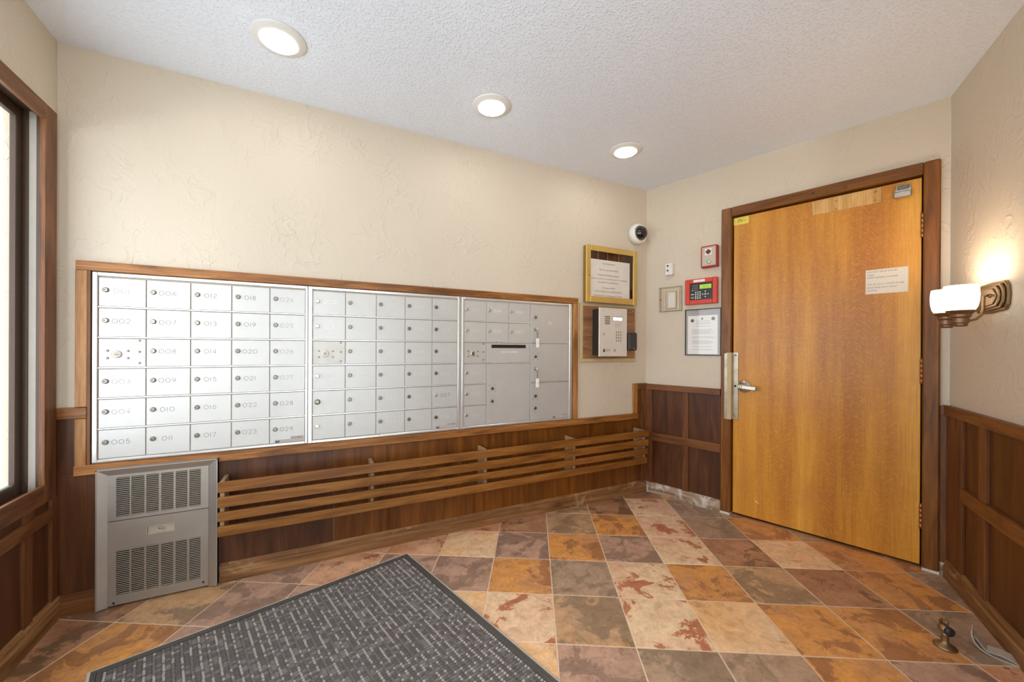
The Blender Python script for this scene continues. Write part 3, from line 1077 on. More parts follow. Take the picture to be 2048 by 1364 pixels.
M['ink_faint2'] = plain('worn_white_number', S(226, 222, 212), 0.6)
grid(U2, -2.427, n2, look2, 0.024, 0.083)
for r in range(1, 6):
    rail(U2, -2.427, -1.613, r)
decal(U2, -1.613, 0.653)
tl = MB().lathe([(0.0145, 0), (0.0145, 0.006), (0.012, 0.012), (0.007, 0.012)], axis='-Y', n=20).build('cam_lock', M['lock'], U2, loc=(-2.402, -0.0075, row_z(4) - 0.064))

U3 = thing('mailbox_unit', 'aluminium mailbox unit with outgoing slot and three parcel lockers, beside the notice case', 'mailbox', 'mail', group='mailbox units set in the wall')
unit_shell(U3, -1.586, -0.742, 0.636, 1.474, -1.572, -0.765)
c0, c1, c2, c3, c4 = -1.572, -1.416, -1.254, -1.089, -0.765
n3 = [['059', '060', None, '061', '062', '063'], ['064', '065'], ['066', '067']]
for c, (a, b) in enumerate(((c0, c1), (c1, c2), (c2, c3))):
    for r, s_ in enumerate(n3[c]):
        if s_ is None:
            arrow_panel(U3, a, b, row_z(r + 1), row_z(r))
            continue
        d = mail_door(U3, a, b, row_z(r + 1), row_z(r), M['alum'])
        cx, cz = (a + b) / 2, (row_z(r) + row_z(r + 1)) / 2
        link(LOCK['bright'], 'lock', d, (a + 0.018 - cx, -0.0075, row_z(r) - 0.062 - cz))
        number(s_, 0.0195, M['ink_white'] if c else M['ink_faint2'], d, (a + 0.078 - cx, -0.0079, row_z(r) - 0.062 - cz), 0.0022 if c else 0.0014)
out = mail_door(U3, c1, c3, row_z(3), row_z(2), M['alum'], 'outgoing_door')
ocx, ocz = (c1 + c3) / 2, (row_z(3) + row_z(2)) / 2
MB().box(-1.38 - ocx, -1.124 - ocx, -0.0092, -0.0070, 1.150 - ocz, 1.172 - ocz).build('mail_slot', M['black'], out, 0.0015)
text('lettering', 'OUTGOING', 0.02, M['ink_white'], out, (-1.247 - ocx, -0.0079, 1.123 - ocz), width=0.125)


def keyed(d, x, z, cx, cz, rivets=True):
    link(LOCK['dark'], 'lock', d, (x - cx, -0.0075, z - cz))
    if rivets:
        for sx in (-1, 1):
            for sz in (-1, 1):
                link(RIVET, 'rivet', d, (x - cx + sx * 0.020, -0.0075, z - cz + sz * 0.021)).scale = (0.5, 0.6, 0.5)


big = mail_door(U3, c1, c3, Z0, row_z(3), M['alum'], 'bin_door')
bcx, bcz = (c1 + c3) / 2, (Z0 + row_z(3)) / 2
keyed(big, -1.374, 0.885, bcx, bcz)
keyed(big, -1.375, 0.801, bcx, bcz, False)
for k, (z0, z1, zl) in enumerate(((1.189, ZT, 1.365), (0.915, 1.189, 1.092), (Z0, 0.915, 0.819))):
    d = mail_door(U3, c3, c4, z0, z1, M['alum'], 'parcel_door')
    cx, cz = (c3 + c4) / 2, (z0 + z1) / 2
    keyed(d, -1.048, zl, cx, cz)
    keyed(d, -1.048, zl - 0.084, cx, cz, False)
    if k == 0:
        text('lettering', 'P2', 0.030, M['ink_white'], d, (-0.927 - cx, -0.0079, 1.325 - cz))
for r in (1, 2):
    rail(U3, c0, c3, r)
for r in (4, 5):
    rail(U3, c0, c1, r)
rail(U3, c0, c3, 3)
for z in (1.189, 0.915):
    sbox('rail', M['alum_rail'], U3, c3, c4, -0.0098, 0.003, z - 0.004, z + 0.0028, 0.0012)
decal(U3, -0.765, 0.653)

# keys hanging from the parcel lockers
def key_tag(label, z):
    k = thing('parcel_key', label, 'key', 'mail', u=-1.046, y=-0.016, z=z, group='keys hanging in the parcel lockers')
    b = MB()
    b.box(-0.0016, 0.0016, -0.006, 0.010, -0.004, 0.004)
    b.lathe([(0.011, -0.0012), (0.011, 0.0012)], c=(0, -0.014, 0), axis='X', n=14)
    b.build('key', M['lock_bright'], k)
    MB().tube([(0, -0.017 + 0.011 * math.sin(a), -0.017 + 0.015 * math.cos(a)) for a in [2 * PI * q / 14 for q in range(15)]], 0.0012, 6).build('ring', M['lock'], k)
    for q in range(3):
        MB().tube([(0.001 + 0.004 * math.cos(a), -0.017, -0.037 - 0.013 * q + 0.0075 * math.sin(a)) for a in [2 * PI * w / 10 for w in range(11)]], 0.001, 5).build('chain_link', M['lock'], k)
    MB().box(-0.012, 0.014, -0.020, -0.016, -0.128, -0.066).build('tag', M['white_print'], k, 0.002)
    text('lettering', '14', 0.014, M['print_light'], k, (0.001, -0.0203, -0.098))
    return k


key_tag('small key with a white tag hanging from the topmost parcel locker', 1.283)
key_tag('small key with a white tag hanging from the middle parcel locker', 1.008)

# ------------------------------------------------------------------ wall heater
HX0, HX1, HZ1 = -3.257, -2.830, 0.613
ht = thing('wall_heater', 'dented metal wall heater with slotted grilles under the mailboxes', 'heater', 'mail', u=0, z=0)
IX0, IX1, IZ1, IZ0 = -3.222, -2.867, 0.582, 0.028
d0, d1 = -0.052, -0.036
sides = MB()
sides.box(HX0, HX0 + 0.004, d0, 0, 0.004, HZ1)
sides.box(HX1 - 0.004, HX1, d0, 0, 0.004, HZ1)
sides.hexa([(HX0, d0, HZ1 - 0.004), (HX1, d0, HZ1 - 0.004), (HX1, 0, HZ1 + 0.002), (HX0, 0, HZ1 + 0.002)], [(HX0, d0, HZ1), (HX1, d0, HZ1), (HX1, 0, HZ1 + 0.006), (HX0, 0, HZ1 + 0.006)])
sides.build('cabinet_sides', M['heater_frame'], ht)
def bevel_rail(p0, p1, q1, q0):
    """sloping frame member: outer edge p0-p1 in front, inner edge q0-q1 set back"""
    mb = MB()
    o3 = lambda p, y: (p[0], y, p[1])
    mb.add([o3(p0, d0), o3(p1, d0), o3(q1, d1), o3(q0, d1), o3(p0, -0.02), o3(p1, -0.02), o3(q1, -0.02), o3(q0, -0.02)],
           [(0, 1, 2, 3), (7, 6, 5, 4), (0, 4, 5, 1), (1, 5, 6, 2), (2, 6, 7, 3), (3, 7, 4, 0)])
    return mb.build('frame_rail', M['heater_frame'], ht)
bevel_rail((HX0, 0.004), (HX0, HZ1), (IX0, IZ1), (IX0, 0.004))
bevel_rail((HX1, HZ1), (HX1, 0.004), (IX1, 0.004), (IX1, IZ1))
bevel_rail((HX0, HZ1), (HX1, HZ1), (IX1, IZ1), (IX0, IZ1))


def grille(name, z0, z1, gz0, gz1, mat, lmat, nslat, tilt, extra=None):
    cols = [(-3.195, -3.150), (-3.145, -3.100), (-3.094, -3.050), (-3.042, -2.998), (-2.990, -2.947), (-2.940, -2.897)]
    us = sorted({IX0, IX1, *[c for ab in cols for c in ab], *((extra[0], extra[1]) if extra else ())})
    zs = sorted({z0, gz0, gz1, z1, *((extra[2], extra[3]) if extra else ())})
    mb = MB()
    for a, b in zip(us[:-1], us[1:]):
        for e, f in zip(zs[:-1], zs[1:]):
            mu, mz = (a + b) / 2, (e + f) / 2
            if any(c[0] < mu < c[1] for c in cols) and gz0 < mz < gz1:
                continue
            if extra and extra[0] < mu < extra[1] and extra[2] < mz < extra[3]:
                continue
            mb.box(a, b, d1 - 0.002, d1 + 0.003, e, f)
    # merge the cells into one sheet
    me = D.meshes.new(name)
    me.from_pydata(mb.v, [], mb.f)
    bm = bmesh.new()
    bm.from_mesh(me)
    bmesh.ops.remove_doubles(bm, verts=bm.verts, dist=1e-5)
    seen = {}
    for fc in bm.faces:
        seen.setdefault(tuple(round(x, 5) for x in fc.calc_center_median()), []).append(fc)
    bmesh.ops.delete(bm, geom=[fc for fl in seen.values() if len(fl) > 1 for fc in fl], context='FACES_ONLY')
    bmesh.ops.recalc_face_normals(bm, faces=bm.faces)
    bm.to_mesh(me)
    bm.free()
    me.materials.append(mat)
    pn = link(me, name, ht)
    sl = MB()
    for c in cols:
        for k in range(nslat):
            z = gz0 + (gz1 - gz0) * (k + 0.5) / nslat
            hh = (gz1 - gz0) / nslat * 0.17
            sl.hexa([(c[0], d1 - 0.002, z - hh - tilt), (c[1], d1 - 0.002, z - hh - tilt), (c[1], d1 + 0.004, z - hh + tilt), (c[0], d1 + 0.004, z - hh + tilt)],
                    [(c[0], d1 - 0.002, z + hh - tilt), (c[1], d1 - 0.002, z + hh - tilt), (c[1], d1 + 0.004, z + hh + tilt), (c[0], d1 + 0.004, z + hh + tilt)])
    s_ = sl.build('louvre_slats', lmat, pn)
    s_['kind'] = 'stuff'
    return pn


grille('upper_grille', 0.381, 0.582, 0.398, 0.570, M['heater_frame'], M['louvre'], 20, 0.0008)
lower = grille('lower_grille', 0.010, 0.378, 0.052, 0.249, M['heater'], M['louvre_light'], 24, -0.0008, (-3.095, -2.994, 0.298, 0.337))
MB().box(IX0 + 0.003, IX1 - 0.003, d1 + 0.018, -0.001, 0.012, 0.575).build('dark_interior', M['black'], ht)
pk = MB()
pk.box(-3.095, -2.994, d1 + 0.010, d1 + 0.013, 0.298, 0.337)
pk.box(-3.095, -3.092, d1, d1 + 0.012, 0.298, 0.337)
pk.box(-2.997, -2.994, d1, d1 + 0.012, 0.298, 0.337)
pk.box(-3.092, -2.997, d1, d1 + 0.012, 0.298, 0.301)
pk.box(-3.092, -2.997, d1, d1 + 0.012, 0.334, 0.337)
pko = pk.build('control_recess', M['grey_plate'], lower)
kn = MB()
kn.lathe([(0.007, 0), (0.007, 0.006), (0.004, 0.008)], axis='-Y', n=14)
kn.box(-0.003, 0.016, -0.010, -0.006, -0.004, 0.004)
kn.build('valve_knob', M['nickel'], pko, loc=(-3.046, d1 + 0.010, 0.318)).rotation_euler = (0, math.radians(20), 0)
for u, z in ((-3.202, 0.020), (-2.886, 0.030)):
    MB().lathe([(0.0045, 0), (0.0045, 0.002)], axis='-Y', n=10).build('screw', M['black'], lower, loc=(u, d1 - 0.002, z))

# ------------------------------------------------------------------ magazine rack
rk = thing('magazine_rack', 'long slatted oak magazine rack on the wall below the mailboxes', 'rack', 'mail')
for z0, z1, xe in ((0.472, 0.520, -0.100), (0.402, 0.450, -0.106), (0.338, 0.380, -0.114), (0.268, 0.314, -0.120)):
    sbox('slat', M['rack_x'], rk, -2.815, xe, -0.137, -0.118, z0, z1, 0.003)
for x in (-2.800, -2.133, -1.465, -0.793, -0.134):
    sbox('bracket', M['rack_z'], rk, x - 0.009, x + 0.009, -0.118, -0.007, 0.272, 0.521, 0.002)

# ------------------------------------------------------------------ floor mat
mat = thing('floor_mat', 'dark grey woven floor mat with rubber edge on the tiles', 'mat', loc=(-1.950, -0.151, 0.0), rz=math.radians(15.0))
MW, ML = 1.215, 1.83
eb = MB()
eb.box(-MW + 0.012, -0.012, -ML + 0.012, -0.012, 0.0002, 0.0045)
eb.build('backing', M['mat_a'], mat)


def ring(name, mat_, a, b, h0, h1, parent):
    """mitred rectangular border from inset a to inset b, height h0 at a and h1 at b"""
    mb = MB()
    def rect(i, z):
        return [(-MW + i, -ML + i, z), (-i, -ML + i, z), (-i, -i, z), (-MW + i, -i, z)]
    vs = rect(a, 0.0002) + rect(a, h0) + rect(b, h1) + rect(b, 0.0002)
    fs = []
    for k in range(4):
        k2 = (k + 1) % 4
        for q in range(3):
            fs.append((q * 4 + k, q * 4 + k2, (q + 1) * 4 + k2, (q + 1) * 4 + k))
        fs.append((12 + k, 12 + k2, k2, k))
    mb.add(vs, fs)
    return mb.build(name, mat_, parent)


ring('lip', M['mat_lip'], -0.002, 0.007, 0.004, 0.0085, mat)
ring('edging', M['mat_edge'], 0.007, 0.022, 0.0065, 0.0075, mat)
ring('edging', M['mat_edge'], 0.0235, 0.036, 0.0088, 0.0088, mat)
wv_ = MB()
rm = random.Random(3)
px, py = 0.0128, 0.0132
nx, ny = int((MW - 0.075) / px), int((ML - 0.075) / py)
for ix in range(nx):
    for iy in range(ny):
        x = -MW + 0.0375 + (ix + 0.5) * px
        y = -0.0375 - (iy + 0.5) * py
        col3 = ix % 2
        if col3 == 0:                       # raised pale beads in lines along the mat
            wv_.cur = 2 if (ix % 4 == 0 and rm.random() < 0.62) or rm.random() < 0.3 else 1
            hw, hl, hz = px * 0.34, py * 0.30, rm.uniform(0.0080, 0.0094)
        else:                               # darker cross strands between them
            wv_.cur = rm.choice((0, 0, 1))
            hw, hl, hz = px * 0.66, py * 0.47, rm.uniform(0.0072, 0.0084)
        jx, jy = rm.uniform(-0.0008, 0.0008), rm.uniform(-0.0008, 0.0008)
        x += jx
        y += jy
        wv_.add([(x - hw, y - hl, 0.0042), (x + hw, y - hl, 0.0042), (x + hw, y + hl, 0.0042), (x - hw, y + hl, 0.0042),
                 (x - hw * 0.6, y - hl * 0.6, hz), (x + hw * 0.6, y - hl * 0.6, hz), (x + hw * 0.6, y + hl * 0.6, hz), (x - hw * 0.6, y + hl * 0.6, hz)],
                [(4, 5, 6, 7), (0, 1, 5, 4), (1, 2, 6, 5), (2, 3, 7, 6), (3, 0, 4, 7)])
wv = wv_.build('weave', [M['mat_a'], M['mat_b'], M['mat_c']], mat, fix=False)
wv['kind'] = 'stuff'

# ------------------------------------------------------------------ notice case and notice
nc = thing('notice_case', 'gold metal framed glass notice case on the wall above the intercom', 'notice board', 'mail', u=-0.390, z=1.704)
NW, NH = 0.249, 0.211
NP = -0.045
for a0, a1, b0, b1 in ((-NW, -NW + 0.040, -NH, NH), (NW - 0.040, NW, -NH, NH), (-NW + 0.040, NW - 0.040, NH - 0.040, NH), (-NW + 0.040, NW - 0.040, -NH, -NH + 0.045)):
    sbox('frame', M['gold'], nc, a0, a1, NP, NP + 0.012, b0, b1, 0.002)
bx = MB()
bx.box(-NW + 0.004, -NW + 0.010, NP + 0.012, 0, -NH + 0.004, NH - 0.004)
bx.box(NW - 0.010, NW - 0.004, NP + 0.012, 0, -NH + 0.004, NH - 0.004)
bx.box(-NW + 0.010, NW - 0.010, NP + 0.012, 0, NH - 0.010, NH - 0.004)
bx.box(-NW + 0.010, NW - 0.010, NP + 0.012, 0, -NH + 0.004, -NH + 0.010)
bx.build('case_sides', M['gold_side'], nc)
sbox('backing', M['dark_z'], nc, -NW + 0.010, NW - 0.010, -0.008, -0.001, -NH + 0.010, NH - 0.010, 0.0)
for x in (-0.115, -0.02, 0.09):
    sbox('backing_seam', M['moulding'], nc, x - 0.0016, x + 0.0016, -0.010, -0.008, -NH + 0.012, NH - 0.012, 0.0)
sbox('pane', M['glass'], nc, -NW + 0.040, NW - 0.040, NP + 0.004, NP + 0.007, -NH + 0.045, NH - 0.040, 0.0)
MB().lathe([(0.005, 0), (0.005, 0.003)], axis='-Y', n=12).build('lock', M['lock'], nc, loc=(-NW + 0.026, NP, -0.015))
nt = thing('notice', 'white paper notice headed ATTENTION inside the gold framed case', 'notice', 'mail', u=-0.398, y=-0.016, z=1.680)
PW, PH = 0.203, 0.142
sbox('sheet', M['paper_cream'], nt, -PW, PW, -0.0006, 0.0006, -PH, PH, 0.0)
for s_, z, wdt, mt in (('**ATTENTION**', 0.112, 0.13, M['print_dark']), ('This is a secured building', 0.067, 0.185, M['print_dark']), ('Entering this building without', 0.027, 0.205, M['print_dark']),
                   ('using your security key or getting buzzed in is a trespassing', -0.001, 0.365, M['print_grey']), ('and guilty of a misdemeanor', -0.027, 0.205, M['print_dark']),
                   ('24 hours 09:09', -0.070, 0.125, M['print_dark']), ('Residents Are Underground Tenants', -0.128, 0.27, M['print_grey'])):
    text('lettering', s_, 0.017, mt, nt, (-0.01, -0.0012, z), width=wdt)
text('lettering', 'www.residents.access@email.com', 0.015, M['print_grey'], nt, (-0.01, -0.0012, -0.094), width=0.26)
sbox('underline', M['print_grey'], nt, -0.14, 0.12, -0.0014, -0.0008, -0.1042, -0.1030, 0.0)

# ------------------------------------------------------------------ intercom
ib = thing('intercom_board', 'walnut backing board with pale moulding behind the intercom', 'board', 'mail', u=-0.395, z=1.257)
sbox('board', M['walnut_ply'], ib, -0.247, 0.264, -0.012, 0, -0.183, 0.208, 0.001)
for a0, a1, b0, b1 in ((-0.276, -0.247, -0.211, 0.232), (0.264, 0.276, -0.211, 0.232), (-0.247, 0.264, -0.211, -0.183), (-0.247, 0.264, 0.208, 0.232)):
    sbox('moulding', M['moulding'], ib, a0, a1, -0.0142, 0, b0, b1, 0.004)
for x, z in ((-0.225, 0.19), (0.244, 0.19), (-0.225, -0.166), (0.244, -0.166)):
    MB().lathe([(0.004, 0), (0.004, 0.001), (0.002, 0.002)], axis='-Y', n=10).build('screw', M['nickel'], ib, loc=(x, -0.012, z))

ic = thing('intercom', 'stainless steel door intercom with keypad on the walnut board', 'intercom', 'mail', u=-0.434, y=-0.0142, z=1.270)
KP = -0.085
MB().box(-0.125, 0.125, KP + 0.006, 0, -0.170, 0.172).build('back_box', M['charcoal'], ic, 0.003)
fp = MB().box(-0.133, 0.133, KP - 0.004, KP + 0.006, -0.178, 0.180).build('face_plate', M['stainless'], ic, 0.002)
for k in range(5):
    MB().box(-0.082, -0.034, KP - 0.0052, KP - 0.0035, 0.060 + 0.013 * k, 0.066 + 0.013 * k).build('speaker_slot', M['lock'], ic)
MB().box(-0.008, 0.088, KP - 0.0055, KP - 0.0035, 0.088, 0.117).build('display_bezel', M['charcoal_hi'], ic)
MB().box(-0.006, 0.083, KP - 0.0062, KP - 0.005, 0.089, 0.113).build('display', M['lcd_white'], ic)
for r in range(4):
    for c in range(3):
        kb = MB().box(-0.0065, 0.0065, -0.0016, 0.0, -0.0075, 0.0075).build('key_button', M['grey_plate'], ic, 0.0012, (0.029 + 0.020 * c, KP - 0.004, 0.002 - 0.021 * r))
        text('lettering', '123456789*0#'[r * 3 + c], 0.012, M['print_dark'], kb, (0, -0.0018, 0))
MB().lathe([(0.008, 0), (0.008, 0.004), (0.005, 0.006)], axis='-Y', n=14).build('lock', M['nickel'], ic, loc=(-0.093, KP - 0.004, -0.012))
MB().lathe([(0.0105, 0), (0.0105, 0.004), (0.007, 0.007)], axis='-Y', n=16).build('call_button', M['nickel'], ic, loc=(0.008, KP - 0.004, -0.133))
MB().lathe([(0.0035, 0), (0.0035, 0.001)], axis='-Y', n=8).build('screw', M['lock'], ic, loc=(-0.098, KP - 0.004, 0.158))
bdg = MB().prism([(-0.097, -0.143), (-0.090, -0.147), (-0.080, -0.145), (-0.076, -0.137), (-0.080, -0.131), (-0.083, -0.122), (-0.089, -0.119), (-0.094, -0.126), (-0.098, -0.133)], KP - 0.005, KP - 0.0038, 'XZ').build('emblem', M['print_dark'], ic)
for k, w_ in enumerate((0.038, 0.044, 0.030)):
    sbox('print_line', M['print_grey'], ic, -0.070, -0.070 + w_, KP - 0.0048, KP - 0.0038, -0.126 - 0.008 * k, -0.1235 - 0.008 * k, 0.0)
for k, (a, b) in enumerate(((0.012, 0.075), (0.012, 0.075), (0.012, 0.055))):
    sbox('print_line', M['print_light'], ic, a, b, KP - 0.0048, KP - 0.0038, 0.062 - 0.011 * k, 0.0645 - 0.011 * k, 0.0)

fr = thing('fob_reader', 'small dark key fob reader beside the stainless intercom', 'card reader', 'mail', u=-0.176, y=-0.0142, z=1.207)
MB().box(-0.046, 0.046, -0.022, 0, -0.070, 0.070).build('body', M['charcoal'], fr, 0.006)
MB().box(-0.036, 0.040, -0.026, -0.0215, -0.062, 0.062).build('face', M['charcoal_hi'], fr, 0.002)
MB().box(0.002, 0.012, -0.0272, -0.0258, -0.056, -0.052).build('indicator', M['white_print'], fr)

# ------------------------------------------------------------------ dome camera
dc = thing('dome_camera', 'white dome security camera high in the corner above the notice case', 'camera', 'mail', u=-0.120, z=2.062)
MB().lathe([(0.082, 0.0), (0.082, 0.034), (0.078, 0.044), (0.074, 0.050)], axis='-Y', n=40).build('base', M['white_plastic'], dc)
MB().lathe([(0.074, 0.050), (0.070, 0.056), (0.058, 0.058), (0.055, 0.052)], axis='-Y', n=40, cap=False).build('bezel', M['white_print'], dc)
dm = MB()
pr = [(0.0555 * math.cos(a), 0.053 + 0.050 * math.sin(a)) for a in [PI / 2 * k / 9 for k in range(9)]] + [(0.002, 0.103)]
dm.lathe(pr, axis='-Y', n=32, cap=False)
dm.build('dome', M['smoked'], dc)
ey = MB().lathe([(0.040, 0.051), (0.040, 0.060), (0.032, 0.078), (0.020, 0.086), (0.012, 0.088)], axis='-Y', n=20).build('camera_eye', M['black_gloss'], dc)
for a in (35, 155, 275):
    MB().lathe([(0.0032, 0.0), (0.0032, 0.002)], axis='-Y', n=8).build('screw', M['lock'], dc, loc=(0.066 * math.cos(math.radians(a)), -0.0565, 0.066 * math.sin(math.radians(a))))

# ------------------------------------------------------------------ things on the east wall
pb = thing('sensor_box', 'small white plastic sensor box on the wall left of the red key switch', 'sensor', 'door', u=0.203, z=1.765)
MB().box(-0.030, 0.030, -0.036, 0, -0.045, 0.045).build('housing', M['white_plastic'], pb, 0.003)
sp = MB()
rs = random.Random(5)
for k in range(16):
    x, z, q = rs.uniform(-0.026, 0.024), rs.uniform(-0.035, 0.035), rs.uniform(0.0012, 0.003)
    sp.box(x, x + q, -0.0366, -0.0355, z, z + q * 1.4)
sp.build('vent_hole', M['charcoal'], pb)['kind'] = 'stuff'
for x, z in ((-0.008, 0.025), (-0.008, -0.010)):
    MB().box(x - 0.006, x + 0.006, -0.0375, -0.0355, z - 0.006, z + 0.006).build('port', M['black'], pb)

ks = thing('fire_key_switch', 'red fire department key switch with a cross emblem beside the door', 'switch', 'door', u=0.497, z=1.812)
MB().box(-0.055, 0.055, -0.038, 0, -0.076, 0.080).build('back_box', M['red_dark'], ks, 0.004)
MB().box(-0.046, 0.046, -0.0405, -0.037, -0.064, 0.070).build('key_plate', M['grey_plate'], ks, 0.001)
MB().box(-0.026, 0.020, -0.0420, -0.0400, 0.012, 0.058).build('emblem_plate', M['white_print'], ks)
cr = MB()
for a in range(4):
    th = a * PI / 2
    pts = [(-0.005, 0.0), (0.005, 0.0), (0.010, 0.017), (-0.010, 0.017)]
    cr.prism([(-0.003 + p[0] * math.cos(th) - p[1] * math.sin(th), 0.035 + p[0] * math.sin(th) + p[1] * math.cos(th)) for p in pts], -0.0432, -0.0418, 'XZ')
cr.lathe([(0.0085, 0.0417), (0.0085, 0.0436)], c=(-0.003, 0, 0.035), axis='-Y', n=12)
cr.build('cross_emblem', M['maroon'], ks)
MB().lathe([(0.0125, 0.040), (0.0125, 0.045), (0.008, 0.047)], axis='-Y', n=18).build('key_lock', M['nickel'], ks, loc=(0.002, 0, -0.038))

ap = thing('fire_alarm_panel', 'red fire alarm annunciator with green display and keypad beside the door', 'alarm panel', 'door', u=0.438, z=1.571)
AW, AH = 0.112, 0.093
for a0, a1, b0, b1 in ((-AW, -0.078, -AH, AH), (0.081, AW, -AH, AH), (-0.078, 0.081, 0.062, AH), (-0.078, 0.081, -AH, -0.060)):
    sbox('surround', M['red'], ap, a0, a1, -0.032, 0, b0, b1, 0.003)
MB().box(-0.078, 0.081, -0.026, -0.002, -0.060, 0.062).build('fascia', M['black_gloss'], ap)
MB().box(-0.050, 0.030, -0.0335, -0.0315, 0.068, 0.086).build('name_plate', M['white_print'], ap)
MB().box(-0.008, 0.072, -0.0275, -0.0255, 0.018, 0.048).build('display', M['lcd_green'], ap)
text('lettering', 'ALL OK', 0.016, M['print_dark'], ap, (0.036, -0.0279, 0.032), width=0.04)
for k in range(4):
    sbox('print_line', M['print_light'], ap, -0.062, -0.022, -0.0268, -0.0258, 0.0465 - 0.012 * k, 0.0485 - 0.012 * k, 0.0)
for r in range(4):
    for c in range(3):
        MB().box(-0.0045, 0.0045, -0.0018, 0, -0.004, 0.004).build('key_button', M['white_print'], ap, 0.001, (-0.036 + 0.0155 * c, -0.026, -0.004 - 0.0145 * r))
for dx, dz, an in ((0.0, 0.020, 90), (0.0, -0.020, -90), (-0.019, 0.0, 180), (0.019, 0.0, 0)):
    a = math.radians(an)
    tri = [(0.006, 0), (-0.004, 0.0055), (-0.004, -0.0055)]
    MB().prism([(0.032 + dx + p[0] * math.cos(a) - p[1] * math.sin(a), -0.022 + dz + p[0] * math.sin(a) + p[1] * math.cos(a)) for p in tri], -0.0276, -0.0258, 'XZ').build('arrow_button', M['white_print'], ap)
MB().box(0.026, 0.038, -0.0278, -0.0258, -0.028, -0.016).build('enter_button', M['grey_plate'], ap)
for z in (-0.018, -0.042):
    MB().box(-0.070, -0.048, -0.0276, -0.0258, z - 0.005, z + 0.004).build('function_button', M['print_light'], ap)
MB().lathe([(0.0035, 0), (0.0035, 0.002)], axis='-Y', n=8).build('indicator', M['white_print'], ap, loc=(-0.060, -0.026, 0.010))

tg = thing('thermostat_guard', 'clear plastic thermostat guard with a small lock on the wall', 'cover', 'door', u=0.207, z=1.535)
gd = MB()
for a0, a1, b0, b1 in ((-0.086, -0.080, -0.095, 0.095), (0.080, 0.086, -0.095, 0.095), (-0.080, 0.080, 0.089, 0.095), (-0.080, 0.080, -0.095, -0.089)):
    gd.box(a0, a1, -0.028, 0, b0, b1)
gd.build('guard_sides', M['clear_plastic'], tg)
MB().box(-0.086, 0.086, -0.031, -0.028, -0.095, 0.095).build('guard_front', M['clear_plastic'], tg)
for a0, a1, b0, b1 in ((-0.052, -0.040, -0.088, 0.076), (0.054, 0.066, -0.088, 0.076), (-0.040, 0.054, 0.064, 0.076), (-0.040, 0.054, -0.088, -0.076)):
    sbox('inner_frame', M['cream_plastic'], tg, a0, a1, -0.012, 0, b0, b1, 0.002)
MB().lathe([(0.007, 0), (0.007, 0.006), (0.004, 0.008)], axis='-Y', n=14).build('lock', M['copper'], tg, loc=(-0.068, -0.031, -0.002))
th = thing('thermostat', 'beige thermostat with a white face inside the clear guard', 'thermostat', 'door', u=0.214, y=-0.0005, z=1.528)
MB().box(-0.038, 0.038, -0.022, 0, -0.066, 0.066).build('body', M['cream_plastic'], th, 0.003)
MB().box(-0.018, 0.030, -0.0245, -0.0215, -0.058, 0.050).build('face', M['white_print'], th, 0.001)
MB().box(-0.026, -0.0245, -0.0235, -0.0215, -0.056, 0.052).build('slot', M['print_grey'], th)

cf = thing('certificate_holder', 'black framed certificate under glass below the red alarm panel', 'picture frame', 'door', u=0.445, z=1.274)
CW, CH = 0.126, 0.171
for a0, a1, b0, b1 in ((-CW, -CW + 0.006, -CH, CH), (CW - 0.006, CW, -CH, CH), (-CW + 0.006, CW - 0.006, CH - 0.006, CH), (-CW + 0.006, CW - 0.006, -CH, -CH + 0.006)):
    sbox('frame', M['black_gloss'], cf, a0, a1, -0.012, -0.001, b0, b1, 0.001)
sbox('backing', M['print_light'], cf, -CW + 0.005, CW - 0.005, -0.004, -0.001, -CH + 0.005, CH - 0.005, 0.0)
sbox('pane', M['glass'], cf, -CW + 0.006, CW - 0.006, -0.0095, -0.008, -CH + 0.006, CH - 0.006, 0.0)
MB().tube([(0, -0.011, CH - 0.008), (0, -0.014, CH + 0.004), (0, -0.004, CH + 0.010)], 0.002, 6).build('hanger', M['white_plastic'], cf)
ct = thing('certificate', 'white certificate with two round seals inside the black frame', 'document', 'door', u=0.443, y=-0.0052, z=1.262)
sbox('sheet', M['paper'], ct, -0.104, 0.104, -0.0006, 0.0006, -0.150, 0.134, 0.0)
for x, z in ((-0.072, 0.098), (0.074, 0.108)):
    MB().lathe([(0.0125, 0.0006), (0.0125, 0.0014)], axis='-Y', n=18).build('seal', M['print_grey'], ct, loc=(x, 0, z))
MB().prism([(-0.012, 0.104), (0.006, 0.104), (-0.001, 0.124)], -0.0013, -0.0007, 'XZ').build('emblem', M['print_grey'], ct)
rl = random.Random(9)
ln = MB()
for k, z in enumerate([0.094, 0.082, 0.072, 0.056] + [0.030 - 0.0075 * q for q in range(5)] + [-0.022, -0.03] + [-0.050 - 0.0075 * q for q in range(4)] + [-0.094, -0.116]):
    a, b = (-0.045, 0.055) if k < 4 else (-0.072, rl.uniform(0.05, 0.088))
    ln.box(a, b, -0.0012, -0.0007, z - 0.0011, z + 0.0011)
ln.build('print_lines', M['print_light'], ct)['kind'] = 'stuff'

yl = thing('door_sticker', 'small yellow sticker at the top corner of the wooden door', 'sticker', 'door', u=0.690, y=0.0068, z=2.032)
MB().prism([(-0.046, -0.024), (0.046, -0.024), (0.046, 0.026), (-0.046, 0.026)], -0.0008, 0.0, 'XZ').build('label_sheet', M['yellow'], yl)
text('lettering', 'EN', 0.026, M['ink_dark'], yl, (-0.008, -0.0012, 0.002), width=0.032, shear=0.3)
sbox('print_line', M['print_grey'], yl, 0.014, 0.030, -0.0012, -0.0006, -0.001, 0.001, 0.0)

